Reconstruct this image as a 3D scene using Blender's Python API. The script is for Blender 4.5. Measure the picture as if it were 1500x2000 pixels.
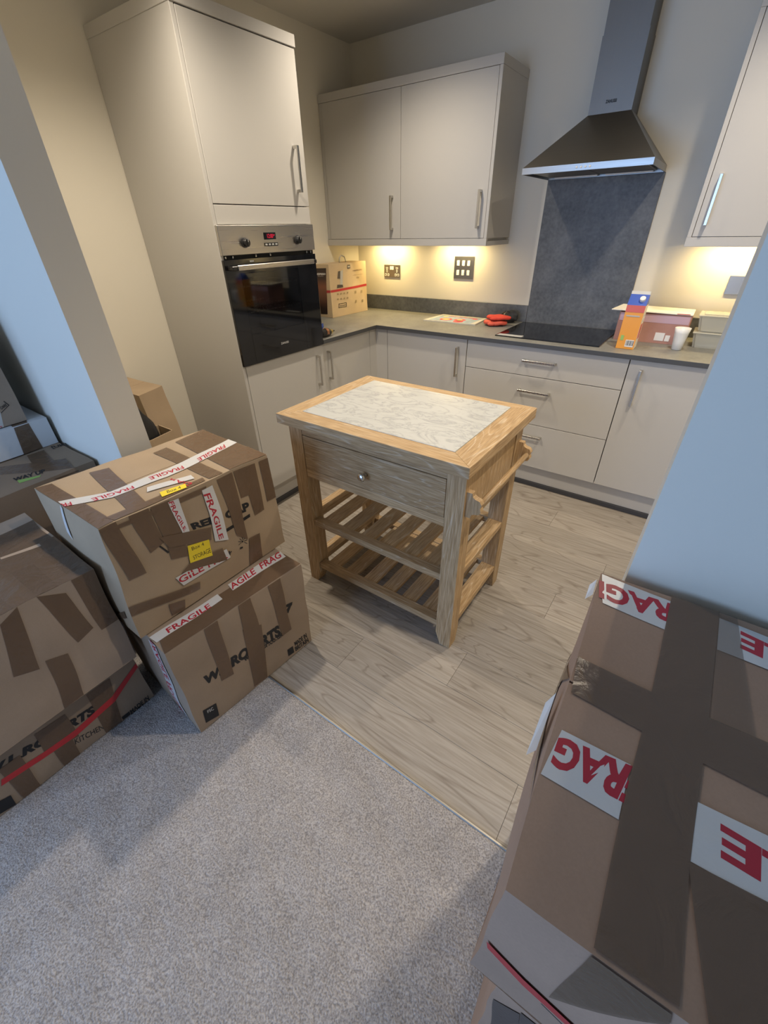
import bpy, bmesh, math, random
from mathutils import Vector, Matrix
random.seed(7)
for o in list(bpy.data.objects): bpy.data.objects.remove(o)
SC = bpy.context.scene; COL = SC.collection

# ------------------------------------------------------------ camera, world, exposure
CAM_POS = (2.44054, -3.10098, 1.45776)
CAM_R = (0.81693, 0.57647, -0.01751)
CAM_U = (-0.31069, 0.46546, 0.82874)
CAM_F = (-0.4859, 0.67159, -0.55936)
FOCAL = 820.299
cd = bpy.data.cameras.new('camera'); cam = bpy.data.objects.new('camera', cd); COL.objects.link(cam)
r_, u_, f_ = Vector(CAM_R), Vector(CAM_U), Vector(CAM_F)
m3 = Matrix((r_, u_, -f_)).transposed()
cam.matrix_world = Matrix.Translation(CAM_POS) @ m3.to_4x4()
cd.sensor_fit = 'HORIZONTAL'; cd.sensor_width = 36; cd.lens = 36*FOCAL/1500; cd.clip_start = .02
SC.camera = cam
vs = SC.view_settings
vs.view_transform = 'Standard'; vs.look = 'None'; vs.gamma = 1; vs.use_curve_mapping = False; vs.exposure = 0.06
W = bpy.data.worlds.new('world'); SC.world = W; W.use_nodes = True
bg = W.node_tree.nodes['Background']; bg.inputs[0].default_value = (.50,.68,1,1); bg.inputs[1].default_value = 1.2

def area(name, loc, direction, sx, sy, power, color, spread=180):
    l = bpy.data.lights.new(name, 'AREA'); l.shape = 'RECTANGLE'; l.size = sx; l.size_y = sy; l.energy = power; l.color = color
    l.spread = math.radians(spread)
    o = bpy.data.objects.new(name, l); COL.objects.link(o); o.location = loc
    o.rotation_euler = Vector(direction).to_track_quat('-Z', 'Y').to_euler(); return o
def spot(name, loc, power, color, deg=136, radius=.03, blend=1):
    l = bpy.data.lights.new(name, 'SPOT'); l.energy = power; l.color = color; l.spot_size = math.radians(deg)
    l.spot_blend = blend; l.shadow_soft_size = radius
    o = bpy.data.objects.new(name, l); COL.objects.link(o); o.location = loc; return o
# daylight through the living-room window behind the camera
area('window_daylight', (.9,-6.05,1.35), (0,1,-.05), 2.3, 1.9, 82, (.35,.57,1.0))
WARM = (1,.87,.70)
DOWNLIGHTS = [(.92,-2.08,78),(2.62,-1.95,80),(.92,-.95,58),(2.45,-.95,60)]
for dx,dy,dp in DOWNLIGHTS: spot('downlight_beam', (dx,dy,2.425), dp, WARM)
# dim warm spot high in the living room, unseen, no fitting modelled
spot('living_room_beam', (1.6,-4.6,2.425), 10, (1,.86,.68))

# ------------------------------------------------------------ materials
MATS = {}
def nt(name):
    m = bpy.data.materials.new(name); m.use_nodes = True; MATS[name] = m
    n = m.node_tree; return m, n, n.nodes['Principled BSDF'], n.nodes['Material Output']
def nd(n, t, **k):
    a = n.nodes.new(t)
    for q, v in k.items():
        if q.startswith('i_'): a.inputs[q[2:].replace('_',' ')].default_value = v
        else: setattr(a, q, v)
    return a
def setp(b, col=None, rough=.5, metal=0, spec=.5, **k):
    if col: b.inputs['Base Color'].default_value = (*col,1)
    b.inputs['Roughness'].default_value = rough; b.inputs['Metallic'].default_value = metal
    b.inputs['Specular IOR Level'].default_value = spec
def plain(name, col, rough=.5, metal=0, spec=.5, bump=0, bscale=200, var=0, vscale=6):
    m, n, b, o = nt(name); setp(b, col, rough, metal, spec); L = n.links
    tc = nd(n,'ShaderNodeTexCoord')
    if bump:
        t = nd(n,'ShaderNodeTexNoise'); t.inputs['Scale'].default_value = bscale; t.inputs['Detail'].default_value = 4
        L.new(tc.outputs['Object'], t.inputs['Vector'])
        bp = nd(n,'ShaderNodeBump'); bp.inputs['Strength'].default_value = bump; bp.inputs['Distance'].default_value = .002
        L.new(t.outputs['Fac'], bp.inputs['Height']); L.new(bp.outputs[0], b.inputs['Normal'])
    if var:
        t = nd(n,'ShaderNodeTexNoise'); t.inputs['Scale'].default_value = vscale; t.inputs['Detail'].default_value = 6
        L.new(tc.outputs['Object'], t.inputs['Vector'])
        r = nd(n,'ShaderNodeValToRGB'); r.color_ramp.elements[0].position = .3; r.color_ramp.elements[1].position = .7
        r.color_ramp.elements[0].color = (*[c*(1-var) for c in col],1); r.color_ramp.elements[1].color = (*[min(1,c*(1+var)) for c in col],1)
        L.new(t.outputs['Fac'], r.inputs[0]); L.new(r.outputs[0], b.inputs['Base Color'])
    return m
def wood(name, axis, cols, stretch=14, scale=9, rough=.5, rings=True, bump=.25, fine=1.0):
    m, n, b, o = nt(name); setp(b, cols[1], rough, 0, .35); L = n.links
    tc = nd(n,'ShaderNodeTexCoord'); mp = nd(n,'ShaderNodeMapping')
    oi = nd(n,'ShaderNodeObjectInfo'); mu = nd(n,'ShaderNodeMath', operation='MULTIPLY'); mu.inputs[1].default_value = 37
    cx = nd(n,'ShaderNodeCombineXYZ'); L.new(oi.outputs['Random'], mu.inputs[0])
    for i in range(3): L.new(mu.outputs[0], cx.inputs[i])
    sc = [1,1,1]; sc['xyz'.index(axis)] = 1/stretch
    ad = nd(n,'ShaderNodeVectorMath', operation='ADD')
    mp.inputs['Scale'].default_value = sc
    L.new(tc.outputs['Object'], mp.inputs['Vector']); L.new(mp.outputs[0], ad.inputs[0]); L.new(cx.outputs[0], ad.inputs[1])
    t1 = nd(n,'ShaderNodeTexNoise'); t1.inputs['Scale'].default_value = scale; t1.inputs['Detail'].default_value = 3; t1.inputs['Distortion'].default_value = .6
    L.new(ad.outputs[0], t1.inputs['Vector'])
    # rings: iso-lines of the low noise
    m1 = nd(n,'ShaderNodeMath', operation='MULTIPLY'); m1.inputs[1].default_value = 22
    m2 = nd(n,'ShaderNodeMath', operation='FRACT'); L.new(t1.outputs['Fac'], m1.inputs[0]); L.new(m1.outputs[0], m2.inputs[0])
    m3_ = nd(n,'ShaderNodeMath', operation='PINGPONG'); m3_.inputs[1].default_value = .5; L.new(m2.outputs[0], m3_.inputs[0])
    t2 = nd(n,'ShaderNodeTexNoise'); t2.inputs['Scale'].default_value = 260*fine; t2.inputs['Detail'].default_value = 4
    mp2 = nd(n,'ShaderNodeMapping'); sc2 = [1,1,1]; sc2['xyz'.index(axis)] = .05; mp2.inputs['Scale'].default_value = sc2
    L.new(tc.outputs['Object'], mp2.inputs['Vector']); L.new(mp2.outputs[0], t2.inputs['Vector'])
    r = nd(n,'ShaderNodeValToRGB'); e = r.color_ramp.elements
    e[0].position = .0; e[0].color = (*cols[2],1); e[1].position = .55; e[1].color = (*cols[1],1)
    x = e.new(.11); x.color = (*cols[1],1)
    L.new(m3_.outputs[0], r.inputs[0])
    r2 = nd(n,'ShaderNodeValToRGB'); r2.color_ramp.elements[0].position = .38; r2.color_ramp.elements[1].position = .62
    r2.color_ramp.elements[0].color = (*cols[0],1); r2.color_ramp.elements[1].color = (1,1,1,1)
    L.new(t2.outputs['Fac'], r2.inputs[0])
    mx = nd(n,'ShaderNodeMix', data_type='RGBA', blend_type='MULTIPLY'); mx.inputs[0].default_value = .8
    L.new((r if rings else r).outputs[0], mx.inputs[6]); L.new(r2.outputs[0], mx.inputs[7])
    hv = nd(n,'ShaderNodeHueSaturation'); vr = nd(n,'ShaderNodeMapRange'); vr.inputs[3].default_value = .9; vr.inputs[4].default_value = 1.1
    L.new(oi.outputs['Random'], vr.inputs[0]); L.new(vr.outputs[0], hv.inputs['Value']); L.new(mx.outputs[2], hv.inputs['Color'])
    L.new(hv.outputs[0], b.inputs['Base Color'])
    bp = nd(n,'ShaderNodeBump'); bp.inputs['Strength'].default_value = bump; bp.inputs['Distance'].default_value = .001
    L.new(t2.outputs['Fac'], bp.inputs['Height']); L.new(bp.outputs[0], b.inputs['Normal'])
    return m
def mottled(name, c1, c2, scale, rough, spec=.4, detail=8, bump=.05):
    m, n, b, o = nt(name); setp(b, c1, rough, 0, spec); L = n.links
    tc = nd(n,'ShaderNodeTexCoord')
    a = nd(n,'ShaderNodeTexNoise'); a.inputs['Scale'].default_value = scale; a.inputs['Detail'].default_value = detail; a.inputs['Roughness'].default_value = .65
    c = nd(n,'ShaderNodeTexNoise'); c.inputs['Scale'].default_value = scale*14; c.inputs['Detail'].default_value = 3
    L.new(tc.outputs['Object'], a.inputs['Vector']); L.new(tc.outputs['Object'], c.inputs['Vector'])
    mm = nd(n,'ShaderNodeMath', operation='ADD'); h = nd(n,'ShaderNodeMath', operation='MULTIPLY'); h.inputs[1].default_value = .45
    L.new(c.outputs['Fac'], h.inputs[0]); L.new(a.outputs['Fac'], mm.inputs[0]); L.new(h.outputs[0], mm.inputs[1])
    r = nd(n,'ShaderNodeValToRGB'); r.color_ramp.elements[0].position = .48; r.color_ramp.elements[1].position = .98
    r.color_ramp.elements[0].color = (*c1,1); r.color_ramp.elements[1].color = (*c2,1)
    L.new(mm.outputs[0], r.inputs[0]); L.new(r.outputs[0], b.inputs['Base Color'])
    return m
def see_through(name, col, alpha, rough=.25, crumple=0, spec=.5, bscale=25):
    m, n, b, o = nt(name); setp(b, col, rough, 0, spec); L = n.links; b.inputs['Alpha'].default_value = alpha
    if crumple:
        tc = nd(n,'ShaderNodeTexCoord'); t = nd(n,'ShaderNodeTexNoise'); t.inputs['Scale'].default_value = bscale; t.inputs['Detail'].default_value = 6
        t.inputs['Distortion'].default_value = 1.2
        L.new(tc.outputs['Object'], t.inputs['Vector'])
        bp = nd(n,'ShaderNodeBump'); bp.inputs['Strength'].default_value = crumple; bp.inputs['Distance'].default_value = .01
        L.new(t.outputs['Fac'], bp.inputs['Height']); L.new(bp.outputs[0], b.inputs['Normal'])
    return m
def emit(name, col, s):
    m, n, b, o = nt(name); e = nd(n,'ShaderNodeEmission'); e.inputs[0].default_value = (*col,1); e.inputs[1].default_value = s
    n.links.new(e.outputs[0], o.inputs[0]); return m
def steel(name, axis='x', col=(.50,.49,.47), rough=.33):
    m, n, b, o = nt(name); setp(b, col, rough, 1); L = n.links
    tc = nd(n,'ShaderNodeTexCoord'); mp = nd(n,'ShaderNodeMapping'); s = [300,300,300]; s['xyz'.index(axis)] = 3; mp.inputs['Scale'].default_value = s
    t = nd(n,'ShaderNodeTexNoise'); t.inputs['Scale'].default_value = 1; t.inputs['Detail'].default_value = 2
    L.new(tc.outputs['Object'], mp.inputs['Vector']); L.new(mp.outputs[0], t.inputs['Vector'])
    r = nd(n,'ShaderNodeMapRange'); r.inputs[3].default_value = rough-.06; r.inputs[4].default_value = rough+.1
    L.new(t.outputs['Fac'], r.inputs[0]); L.new(r.outputs[0], b.inputs['Roughness'])
    bp = nd(n,'ShaderNodeBump'); bp.inputs['Strength'].default_value = .06; bp.inputs['Distance'].default_value = .0005
    L.new(t.outputs['Fac'], bp.inputs['Height']); L.new(bp.outputs[0], b.inputs['Normal'])
    return m
M = MATS
plain('wall_paint', (.72,.68,.585), .85, bump=.08, bscale=350, spec=.2)
plain('ceiling_paint', (.62,.60,.55), .9, bump=.05, spec=.2)
plain('white_gloss', (.78,.78,.76), .35)
plain('cabinet', (.50,.485,.455), .42, spec=.35, bump=.02, bscale=500)
plain('gap_dark', (.02,.02,.02), .9)
plain('seal', (.05,.05,.055), .6)
mottled('worktop', (.165,.165,.15), (.28,.275,.25), 5, .42); plain('worktop_edge', (.06,.062,.065), .5)
mottled('slate', (.062,.068,.076), (.17,.178,.19), 4.5, .5)
steel('steel', 'x', (.38,.37,.35), .33); steel('steel_y', 'y', (.52,.50,.47), .28); steel('steel_z', 'z', (.20,.19,.175), .45); steel('nickel', 'z', (.60,.58,.54), .25)
steel('steel_dark', 'x', (.24,.225,.20), .42)
plain('black_glass', (.006,.006,.007), .06, spec=.6)
plain('black_plastic', (.012,.012,.013), .35)
see_through('oven_window', (.004,.004,.005), .62, .04, spec=.9)
plain('enamel', (.03,.03,.035), .35)
emit('led_red', (1,.02,.06), 1.3); emit('led_warm', (1,.80,.42), 16)
OAK = ((.60,.54,.46),(.48,.335,.185),(.58,.46,.32))
for a in 'xyz': wood('oak_'+a, a, OAK)
VN = ((.74,.72,.69),(.345,.31,.268),(.25,.215,.18))
wood('vinyl', 'x', VN, stretch=6, scale=3.2, rough=.5, bump=.08, fine=.45)
plain('note', (.80,.62,.03), .6)
plain('ink', (.014,.014,.015), .6); plain('grey_print', (.45,.45,.44), .6); plain('faint_print', (.33,.25,.14), .7)
plain('brown_print', (.20,.12,.06), .7); plain('white_print', (.8,.78,.74), .5)
plain('red_print', (.42,.018,.035), .45); plain('red_tape', (.50,.03,.035), .35)
plain('note_ink', (.03,.03,.02), .6)
see_through('brown_tape', (.152,.096,.058), .90, .22, crumple=.3)
see_through('thin_tape', (.20,.14,.095), .45, .25, crumple=.1)
see_through('white_tape', (.66,.65,.63), .93, .3, crumple=.1)
see_through('film', (.13,.09,.062), .85, .13, crumple=.8, bscale=14)
plain('dark_tape', (.07,.055,.05), .3, bump=.2)
plain('green_print', (.30,.50,.12), .5)
plain('white_card', (.68,.69,.70), .6, bump=.05)
def cardboard(name, c, var=.10):
    m, n, b, o = nt(name); setp(b, c, .78, 0, .2); L = n.links
    tc = nd(n,'ShaderNodeTexCoord'); t = nd(n,'ShaderNodeTexNoise'); t.inputs['Scale'].default_value = 5; t.inputs['Detail'].default_value = 8
    t2 = nd(n,'ShaderNodeTexNoise'); t2.inputs['Scale'].default_value = 420; t2.inputs['Detail'].default_value = 2
    L.new(tc.outputs['Object'], t.inputs['Vector']); L.new(tc.outputs['Object'], t2.inputs['Vector'])
    ad = nd(n,'ShaderNodeMath', operation='ADD'); mu = nd(n,'ShaderNodeMath', operation='MULTIPLY'); mu.inputs[1].default_value = .35
    L.new(t2.outputs['Fac'], mu.inputs[0]); L.new(t.outputs['Fac'], ad.inputs[0]); L.new(mu.outputs[0], ad.inputs[1])
    r = nd(n,'ShaderNodeValToRGB'); r.color_ramp.elements[0].position = .45; r.color_ramp.elements[1].position = .9
    r.color_ramp.elements[0].color = (*[q*(1-var) for q in c],1); r.color_ramp.elements[1].color = (*[q*(1+var) for q in c],1)
    L.new(ad.outputs[0], r.inputs[0]); L.new(r.outputs[0], b.inputs['Base Color'])
    wv = nd(n,'ShaderNodeTexWave'); wv.wave_type = 'BANDS'; wv.bands_direction = 'DIAGONAL'; wv.inputs['Scale'].default_value = 55; wv.inputs['Distortion'].default_value = .3
    mp = nd(n,'ShaderNodeMapping'); mp.inputs['Scale'].default_value = (1,1,.0); L.new(tc.outputs['Object'], mp.inputs['Vector']); L.new(mp.outputs[0], wv.inputs['Vector'])
    bp = nd(n,'ShaderNodeBump'); bp.inputs['Strength'].default_value = .02; bp.inputs['Distance'].default_value = .002
    L.new(wv.outputs['Fac'], bp.inputs['Height'])
    b2 = nd(n,'ShaderNodeBump'); b2.inputs['Strength'].default_value = .35; b2.inputs['Distance'].default_value = .006
    L.new(t.outputs['Fac'], b2.inputs['Height']); L.new(bp.outputs[0], b2.inputs['Normal']); L.new(b2.outputs[0], b.inputs['Normal'])
    return m
cardboard('card', (.32,.245,.178)); cardboard('card_tan', (.375,.28,.185)); cardboard('card_warm', (.385,.258,.182)); cardboard('card_dark', (.29,.21,.145)); cardboard('card_pale', (.38,.295,.225))
cardboard('card_coffee', (.58,.45,.29))
def marble():
    m, n, b, o = nt('marble'); setp(b, (.7,.7,.68), .16, 0, .5); L = n.links
    tc = nd(n,'ShaderNodeTexCoord'); t = nd(n,'ShaderNodeTexNoise'); t.inputs['Scale'].default_value = 5.5; t.inputs['Detail'].default_value = 9; t.inputs['Distortion'].default_value = 1.6
    t.inputs['Roughness'].default_value = .6
    mp = nd(n,'ShaderNodeMapping'); mp.inputs['Rotation'].default_value = (0,0,.5); mp.inputs['Scale'].default_value = (1,2.2,1)
    L.new(tc.outputs['Object'], mp.inputs['Vector']); L.new(mp.outputs[0], t.inputs['Vector'])
    a = nd(n,'ShaderNodeMath', operation='SUBTRACT'); a.inputs[1].default_value = .5
    c = nd(n,'ShaderNodeMath', operation='ABSOLUTE'); L.new(t.outputs['Fac'], a.inputs[0]); L.new(a.outputs[0], c.inputs[0])
    r = nd(n,'ShaderNodeValToRGB'); e = r.color_ramp.elements
    e[0].position = 0; e[0].color = (.35,.36,.36,1); e[1].position = .06; e[1].color = (.49,.495,.475,1); x = e.new(.012); x.color = (.43,.435,.42,1)
    L.new(c.outputs[0], r.inputs[0]); L.new(r.outputs[0], b.inputs['Base Color'])
marble()
def carpet():
    m, n, b, o = nt('carpet'); setp(b, (.3,.28,.26), .95, 0, .1); L = n.links
    tc = nd(n,'ShaderNodeTexCoord'); t = nd(n,'ShaderNodeTexNoise'); t.inputs['Scale'].default_value = 230; t.inputs['Detail'].default_value = 3
    t2 = nd(n,'ShaderNodeTexNoise'); t2.inputs['Scale'].default_value = 9; t2.inputs['Detail'].default_value = 4
    L.new(tc.outputs['Object'], t.inputs['Vector']); L.new(tc.outputs['Object'], t2.inputs['Vector'])
    r = nd(n,'ShaderNodeValToRGB'); r.color_ramp.elements[0].position = .32; r.color_ramp.elements[1].position = .68
    r.color_ramp.elements[0].color = (.27,.25,.24,1); r.color_ramp.elements[1].color = (.60,.56,.53,1)
    L.new(t.outputs['Fac'], r.inputs[0])
    mx = nd(n,'ShaderNodeMix', data_type='RGBA', blend_type='MULTIPLY'); mx.inputs[0].default_value = .35
    L.new(r.outputs[0], mx.inputs[6]); L.new(t2.outputs['Fac'], mx.inputs[7]); L.new(mx.outputs[2], b.inputs['Base Color'])
    bp = nd(n,'ShaderNodeBump'); bp.inputs['Strength'].default_value = .8; bp.inputs['Distance'].default_value = .004
    L.new(t.outputs['Fac'], bp.inputs['Height']); L.new(bp.outputs[0], b.inputs['Normal'])
carpet()

# ------------------------------------------------------------ builders
def tagit(o, label=None, cat=None, group=None, kind=None):
    if label: o['label'] = label
    if cat: o['category'] = cat
    if group: o['group'] = group
    if kind: o['kind'] = kind
    return o
def thing(name, label, cat, loc, group=None, kind=None):
    o = bpy.data.objects.new(name, None); COL.objects.link(o); o.location = loc; o.empty_display_size = .05
    return tagit(o, label, cat, group, kind)
def base_of(p):
    v = Vector((0,0,0))
    while p is not None: v = v + Vector(p.location); p = p.parent
    return v
class MB:
    def __init__(s): s.bm = bmesh.new()
    def box(s, lo, hi, bev=0):
        lo, hi = Vector(lo), Vector(hi)
        r = bmesh.ops.create_cube(s.bm, size=1)
        for v in r['verts']: v.co = Vector((lo[i]+(v.co[i]+.5)*(hi[i]-lo[i]) for i in range(3)))
        if bev:
            es = list({e for v in r['verts'] for e in v.link_edges})
            bmesh.ops.bevel(s.bm, geom=es, offset=bev, segments=1, affect='EDGES', profile=.5)
        return s
    def prism(s, pts, axis, a, b):          # polygon pts in the two other axes, extruded a..b on axis
        k = 'xyz'.index(axis); oth = [i for i in range(3) if i != k]
        def P(p, t):
            v = [0,0,0]; v[oth[0]] = p[0]; v[oth[1]] = p[1]; v[k] = t; return v
        A = [s.bm.verts.new(P(p,a)) for p in pts]; B = [s.bm.verts.new(P(p,b)) for p in pts]
        s.bm.faces.new(A); s.bm.faces.new(B[::-1])
        for i in range(len(pts)):
            j = (i+1)%len(pts); s.bm.faces.new((A[i],B[i],B[j],A[j]))
        return s
    def poly(s, vs, fs):
        V = [s.bm.verts.new(v) for v in vs]
        for f in fs:
            try: s.bm.faces.new([V[i] for i in f])
            except ValueError: pass
        return s
    def lathe(s, c, axis, prof, n=24):     # prof: (radius, distance along axis)
        ax = Vector(axis).normalized(); t = Vector((1,0,0)) if abs(ax.x) < .9 else Vector((0,1,0))
        u = ax.cross(t).normalized(); w = ax.cross(u); c = Vector(c); rings = []
        for r, h in prof:
            rings.append([s.bm.verts.new(c+ax*h+(u*math.cos(2*math.pi*i/n)+w*math.sin(2*math.pi*i/n))*max(r,1e-5)) for i in range(n)])
        for a, b in zip(rings, rings[1:]):
            for i in range(n): s.bm.faces.new((a[i],a[(i+1)%n],b[(i+1)%n],b[i]))
        s.bm.faces.new(rings[0][::-1]); s.bm.faces.new(rings[-1]); return s
    def tube(s, pts, r, n=8):
        pts = [Vector(p) for p in pts]; rings = []
        for i, p in enumerate(pts):
            d = (pts[min(i+1,len(pts)-1)]-pts[max(i-1,0)]).normalized(); t = Vector((0,0,1)) if abs(d.z) < .9 else Vector((1,0,0))
            u = d.cross(t).normalized(); w = d.cross(u)
            rings.append([s.bm.verts.new(p+(u*math.cos(2*math.pi*k/n)+w*math.sin(2*math.pi*k/n))*r) for k in range(n)])
        for a, b in zip(rings, rings[1:]):
            for i in range(n): s.bm.faces.new((a[i],a[(i+1)%n],b[(i+1)%n],b[i]))
        s.bm.faces.new(rings[0][::-1]); s.bm.faces.new(rings[-1]); return s
    def blob(s, c, rad, f=None, n=3):
        r = bmesh.ops.create_icosphere(s.bm, subdivisions=n, radius=1)
        for v in r['verts']:
            p = v.co.copy()
            if f: p = f(p)
            v.co = Vector(c)+Vector((p.x*rad[0], p.y*rad[1], p.z*rad[2]))
        return s
    def build(s, name, mat, parent=None, smooth=False, loc=None):
        bmesh.ops.recalc_face_normals(s.bm, faces=s.bm.faces)
        me = bpy.data.meshes.new(name); off = base_of(parent) if parent else Vector(loc or (0,0,0))
        for v in s.bm.verts: v.co -= off
        s.bm.to_mesh(me); s.bm.free(); me.materials.append(M[mat])
        if smooth:
            for p in me.polygons: p.use_smooth = True
            if smooth == 'auto':
                try: me.set_sharp_from_angle(angle=math.radians(38))
                except Exception: pass
        o = bpy.data.objects.new(name, me); COL.objects.link(o)
        if parent: o.parent = parent
        elif loc: o.location = loc
        return o
def bx(name, lo, hi, mat, parent=None, bev=.0012):
    c = None if parent else ((lo[0]+hi[0])/2,(lo[1]+hi[1])/2,lo[2])
    return MB().box(lo,hi,bev).build(name, mat, parent, loc=c)
def struct(name, lo, hi, mat): return tagit(bx(name, lo, hi, mat, bev=0), kind='structure')

TXT = {}
def text_mesh(s, shear=0, bold=.02):
    key = (s, shear, bold)
    if key in TXT: return TXT[key]
    c = bpy.data.curves.new('t','FONT'); c.body = s; c.shear = shear; c.offset = bold; c.resolution_u = 3
    o = bpy.data.objects.new('t', c); COL.objects.link(o); bpy.context.view_layer.update()
    me = o.evaluated_get(bpy.context.evaluated_depsgraph_get()).to_mesh()
    v = [tuple(q.co) for q in me.vertices]; f = [tuple(p.vertices) for p in me.polygons]
    bpy.data.objects.remove(o)
    x0 = min(q[0] for q in v); x1 = max(q[0] for q in v); y0 = min(q[1] for q in v); y1 = max(q[1] for q in v)
    TXT[key] = ([((q[0]-x0)/(x1-x0),(q[1]-y0)/(y1-y0)) for q in v], f); return TXT[key]
def flat_text(name, s, o, ux, uy, mat, parent, bold=.02, shear=0):    # o = lower-left corner, ux / uy = full width / height vectors
    v, f = text_mesh(s, shear, bold); o, ux, uy = Vector(o), Vector(ux), Vector(uy)
    return MB().poly([o+ux*a+uy*b for a,b in v], f).build(name, mat, parent)

# ------------------------------------------------------------ room shell
H = 2.45
fl = struct('floor', (-1.6,-2.551,-.12), (3.4,.02,-.006), 'gap_dark')
y = -2.549; row = 0
while y < -.42:
    x = -.03 - [0,.75,.35,1.0,.55,.15,.85][row%7]
    while x < 3.3:
        a = max(x,0.0); b = min(x+1.22,3.3)
        if b-a > .05 and not (b < .93 and y < -2.46):
            bx('plank', (a+.0004,y+.0004,-.006), (b-.0004,y+.1796,0), 'vinyl', fl, bev=.0005)
        x += 1.22
    y += .18; row += 1
struct('wall_back', (-.1,0,-.1), (3.4,.1,H), 'wall_paint')
struct('wall_left', (-.1,-2.448,-.1), (0,0,H), 'wall_paint')
struct('wall_right', (3.3,-2.448,-.1), (3.4,0,H), 'wall_paint')
struct('wall_partition_left', (-1.6,-2.557,-.1), (.926,-2.448,H), 'wall_paint')
struct('wall_partition_right', (2.46,-2.557,-.1), (5.1,-2.448,H), 'wall_paint')
struct('wall_lounge_left', (-1.7,-6.1,-.1), (-1.6,-2.448,H), 'wall_paint')
struct('wall_lounge_right', (5.0,-6.1,-.1), (5.1,-2.557,H), 'wall_paint')
# window wall behind the camera, with the opening the daylight comes through
w = MB(); w.box((-1.7,-6.2,-.1),(-.3,-6.1,H)); w.box((2.1,-6.2,-.1),(5.1,-6.1,H)); w.box((-.3,-6.2,-.1),(2.1,-6.1,.35)); w.box((-.3,-6.2,2.32),(2.1,-6.1,H))
tagit(w.build('wall_window_side','wall_paint'), kind='structure')
w = MB(); w.box((-.3,-6.18,.35),(-.24,-6.12,2.32)); w.box((2.04,-6.18,.35),(2.1,-6.12,2.32)); w.box((-.24,-6.18,.35),(2.04,-6.12,.41)); w.box((-.24,-6.18,2.26),(2.04,-6.12,2.32)); w.box((.87,-6.18,.41),(.93,-6.12,2.26))
tagit(w.build('window_1','white_gloss'), kind='structure')
struct('ceiling', (-1.7,-6.2,H), (5.1,.1,H+.1), 'ceiling_paint')
# carpet: gently uneven pile on a fine grid where the camera sees it
V = []; F = []; nx, ny = 330, 260; X0, X1, Y0, Y1 = -1.6, 5.0, -6.1, -2.5535
def warp(t, a, b, c0, c1):      # denser between a and b
    return t
xs = [-1.6,-.5,.3,.8]+[.95+i*(2.75-.95)/280 for i in range(281)]+[3.2,4,5.0]
ys = [-6.1,-5,-4.2]+[-3.75+i*(1.1965)/190 for i in range(191)]
for yy in ys:
    for xx in xs:
        z = .003+.0012*math.sin(xx*37+yy*13)*math.sin(yy*41-xx*7) + (random.random()-.5)*.0022
        if yy > -2.556: z = .001
        V.append((xx,yy,z))
n_ = len(xs)
F = [(j*n_+i, j*n_+i+1, (j+1)*n_+i+1, (j+1)*n_+i) for j in range(len(ys)-1) for i in range(n_-1)]
tagit(MB().poly(V,F).build('carpet','carpet',smooth=True), 'pale grey-beige short pile carpet in the foreground up to the metal strip', 'carpet', kind='stuff')
struct('subfloor', (-1.7,-6.2,-.12), (5.1,-2.551,-.004), 'gap_dark')
tagit(MB().prism([(-2.556,.003),(-2.5535,.0062),(-2.5485,.0062),(-2.5455,.0005)],'x',.94,2.445).build('trim_1','steel_dark'), kind='structure')
bb = lambda n,lo,hi: tagit(bx(n,lo,hi,'white_gloss',bev=.003), kind='structure')
bb('baseboard_right_end', (2.446,-2.572,0), (2.4605,-2.434,.12)); bb('baseboard_right_front', (2.4607,-2.572,.004), (5.0,-2.5572,.12))
bb('baseboard_left_end', (.9255,-2.572,0), (.94,-2.434,.12)); bb('baseboard_left_front', (-1.6,-2.572,.004), (.9253,-2.5572,.12))
bb('baseboard_left', (.0005,-2.434,0), (.015,-1.745,.12))

# ------------------------------------------------------------ kitchen units
def handle(parent, face, at, z0=None, z1=None, a0=None, a1=None):
    """bar handle standing 32 mm off a door; face 'y' = door faces -y, 'x' = door faces +x"""
    b = MB(); w_ = .006
    if face == 'y':
        x, yf = at
        if z0 is not None:
            b.box((x-w_,yf-.032,z0),(x+w_,yf-.024,z1),.001)
            for z in (z0,z1-.012): b.box((x-w_,yf-.025,z),(x+w_,yf,z+.012))
        else:
            z = x
            b.box((a0,yf-.032,z-w_),(a1,yf-.024,z+w_),.001)
            for a in (a0,a1-.012): b.box((a,yf-.025,z-w_),(a+.012,yf,z+w_))
    else:
        yy, xf = at
        b.box((xf+.024,yy-w_,z0),(xf+.032,yy+w_,z1),.001)
        for z in (z0,z1-.012): b.box((xf,yy-w_,z),(xf+.025,yy+w_,z+.012))
    return b.build('handle','nickel',parent)
# tall oven housing: side panel faces the camera, front at x = .59
XT, Y0T, Y1T = .59, -1.7417, -1.1406
t = thing('tall_oven_cabinet', 'tall pale grey cabinet around the built-in oven, with a door above and below', 'cabinet', (.3,-1.44,0))
bx('side_panel', (.002,Y0T,.0), (XT-.001,Y0T+.018,2.122), 'cabinet', t)
bx('side_panel', (.002,Y1T-.018,.1495), (XT-.02,Y1T,2.122), 'cabinet', t)
b = MB(); b.box((.002,Y0T+.018,.15),(.02,Y1T-.018,2.12)); b.box((.02,Y0T+.018,.868),(.56,Y1T-.018,.884)); b.box((.02,Y0T+.018,1.486),(.56,Y1T-.018,1.50)); b.box((.02,Y0T+.018,2.10),(.56,Y1T-.018,2.12)); b.box((.02,Y0T+.018,.15),(.56,Y1T-.018,.168))
b.build('carcass','cabinet',t)
d = bx('door', (XT-.020,Y0T+.020,1.5583), (XT,Y1T-.002,2.118), 'cabinet', t); handle(d,'x',(-1.213,XT),1.612,1.789)
bx('filler_panel', (XT-.020,Y0T+.020,1.4845), (XT-.0005,Y1T-.002,1.5545), 'cabinet', t)
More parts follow.
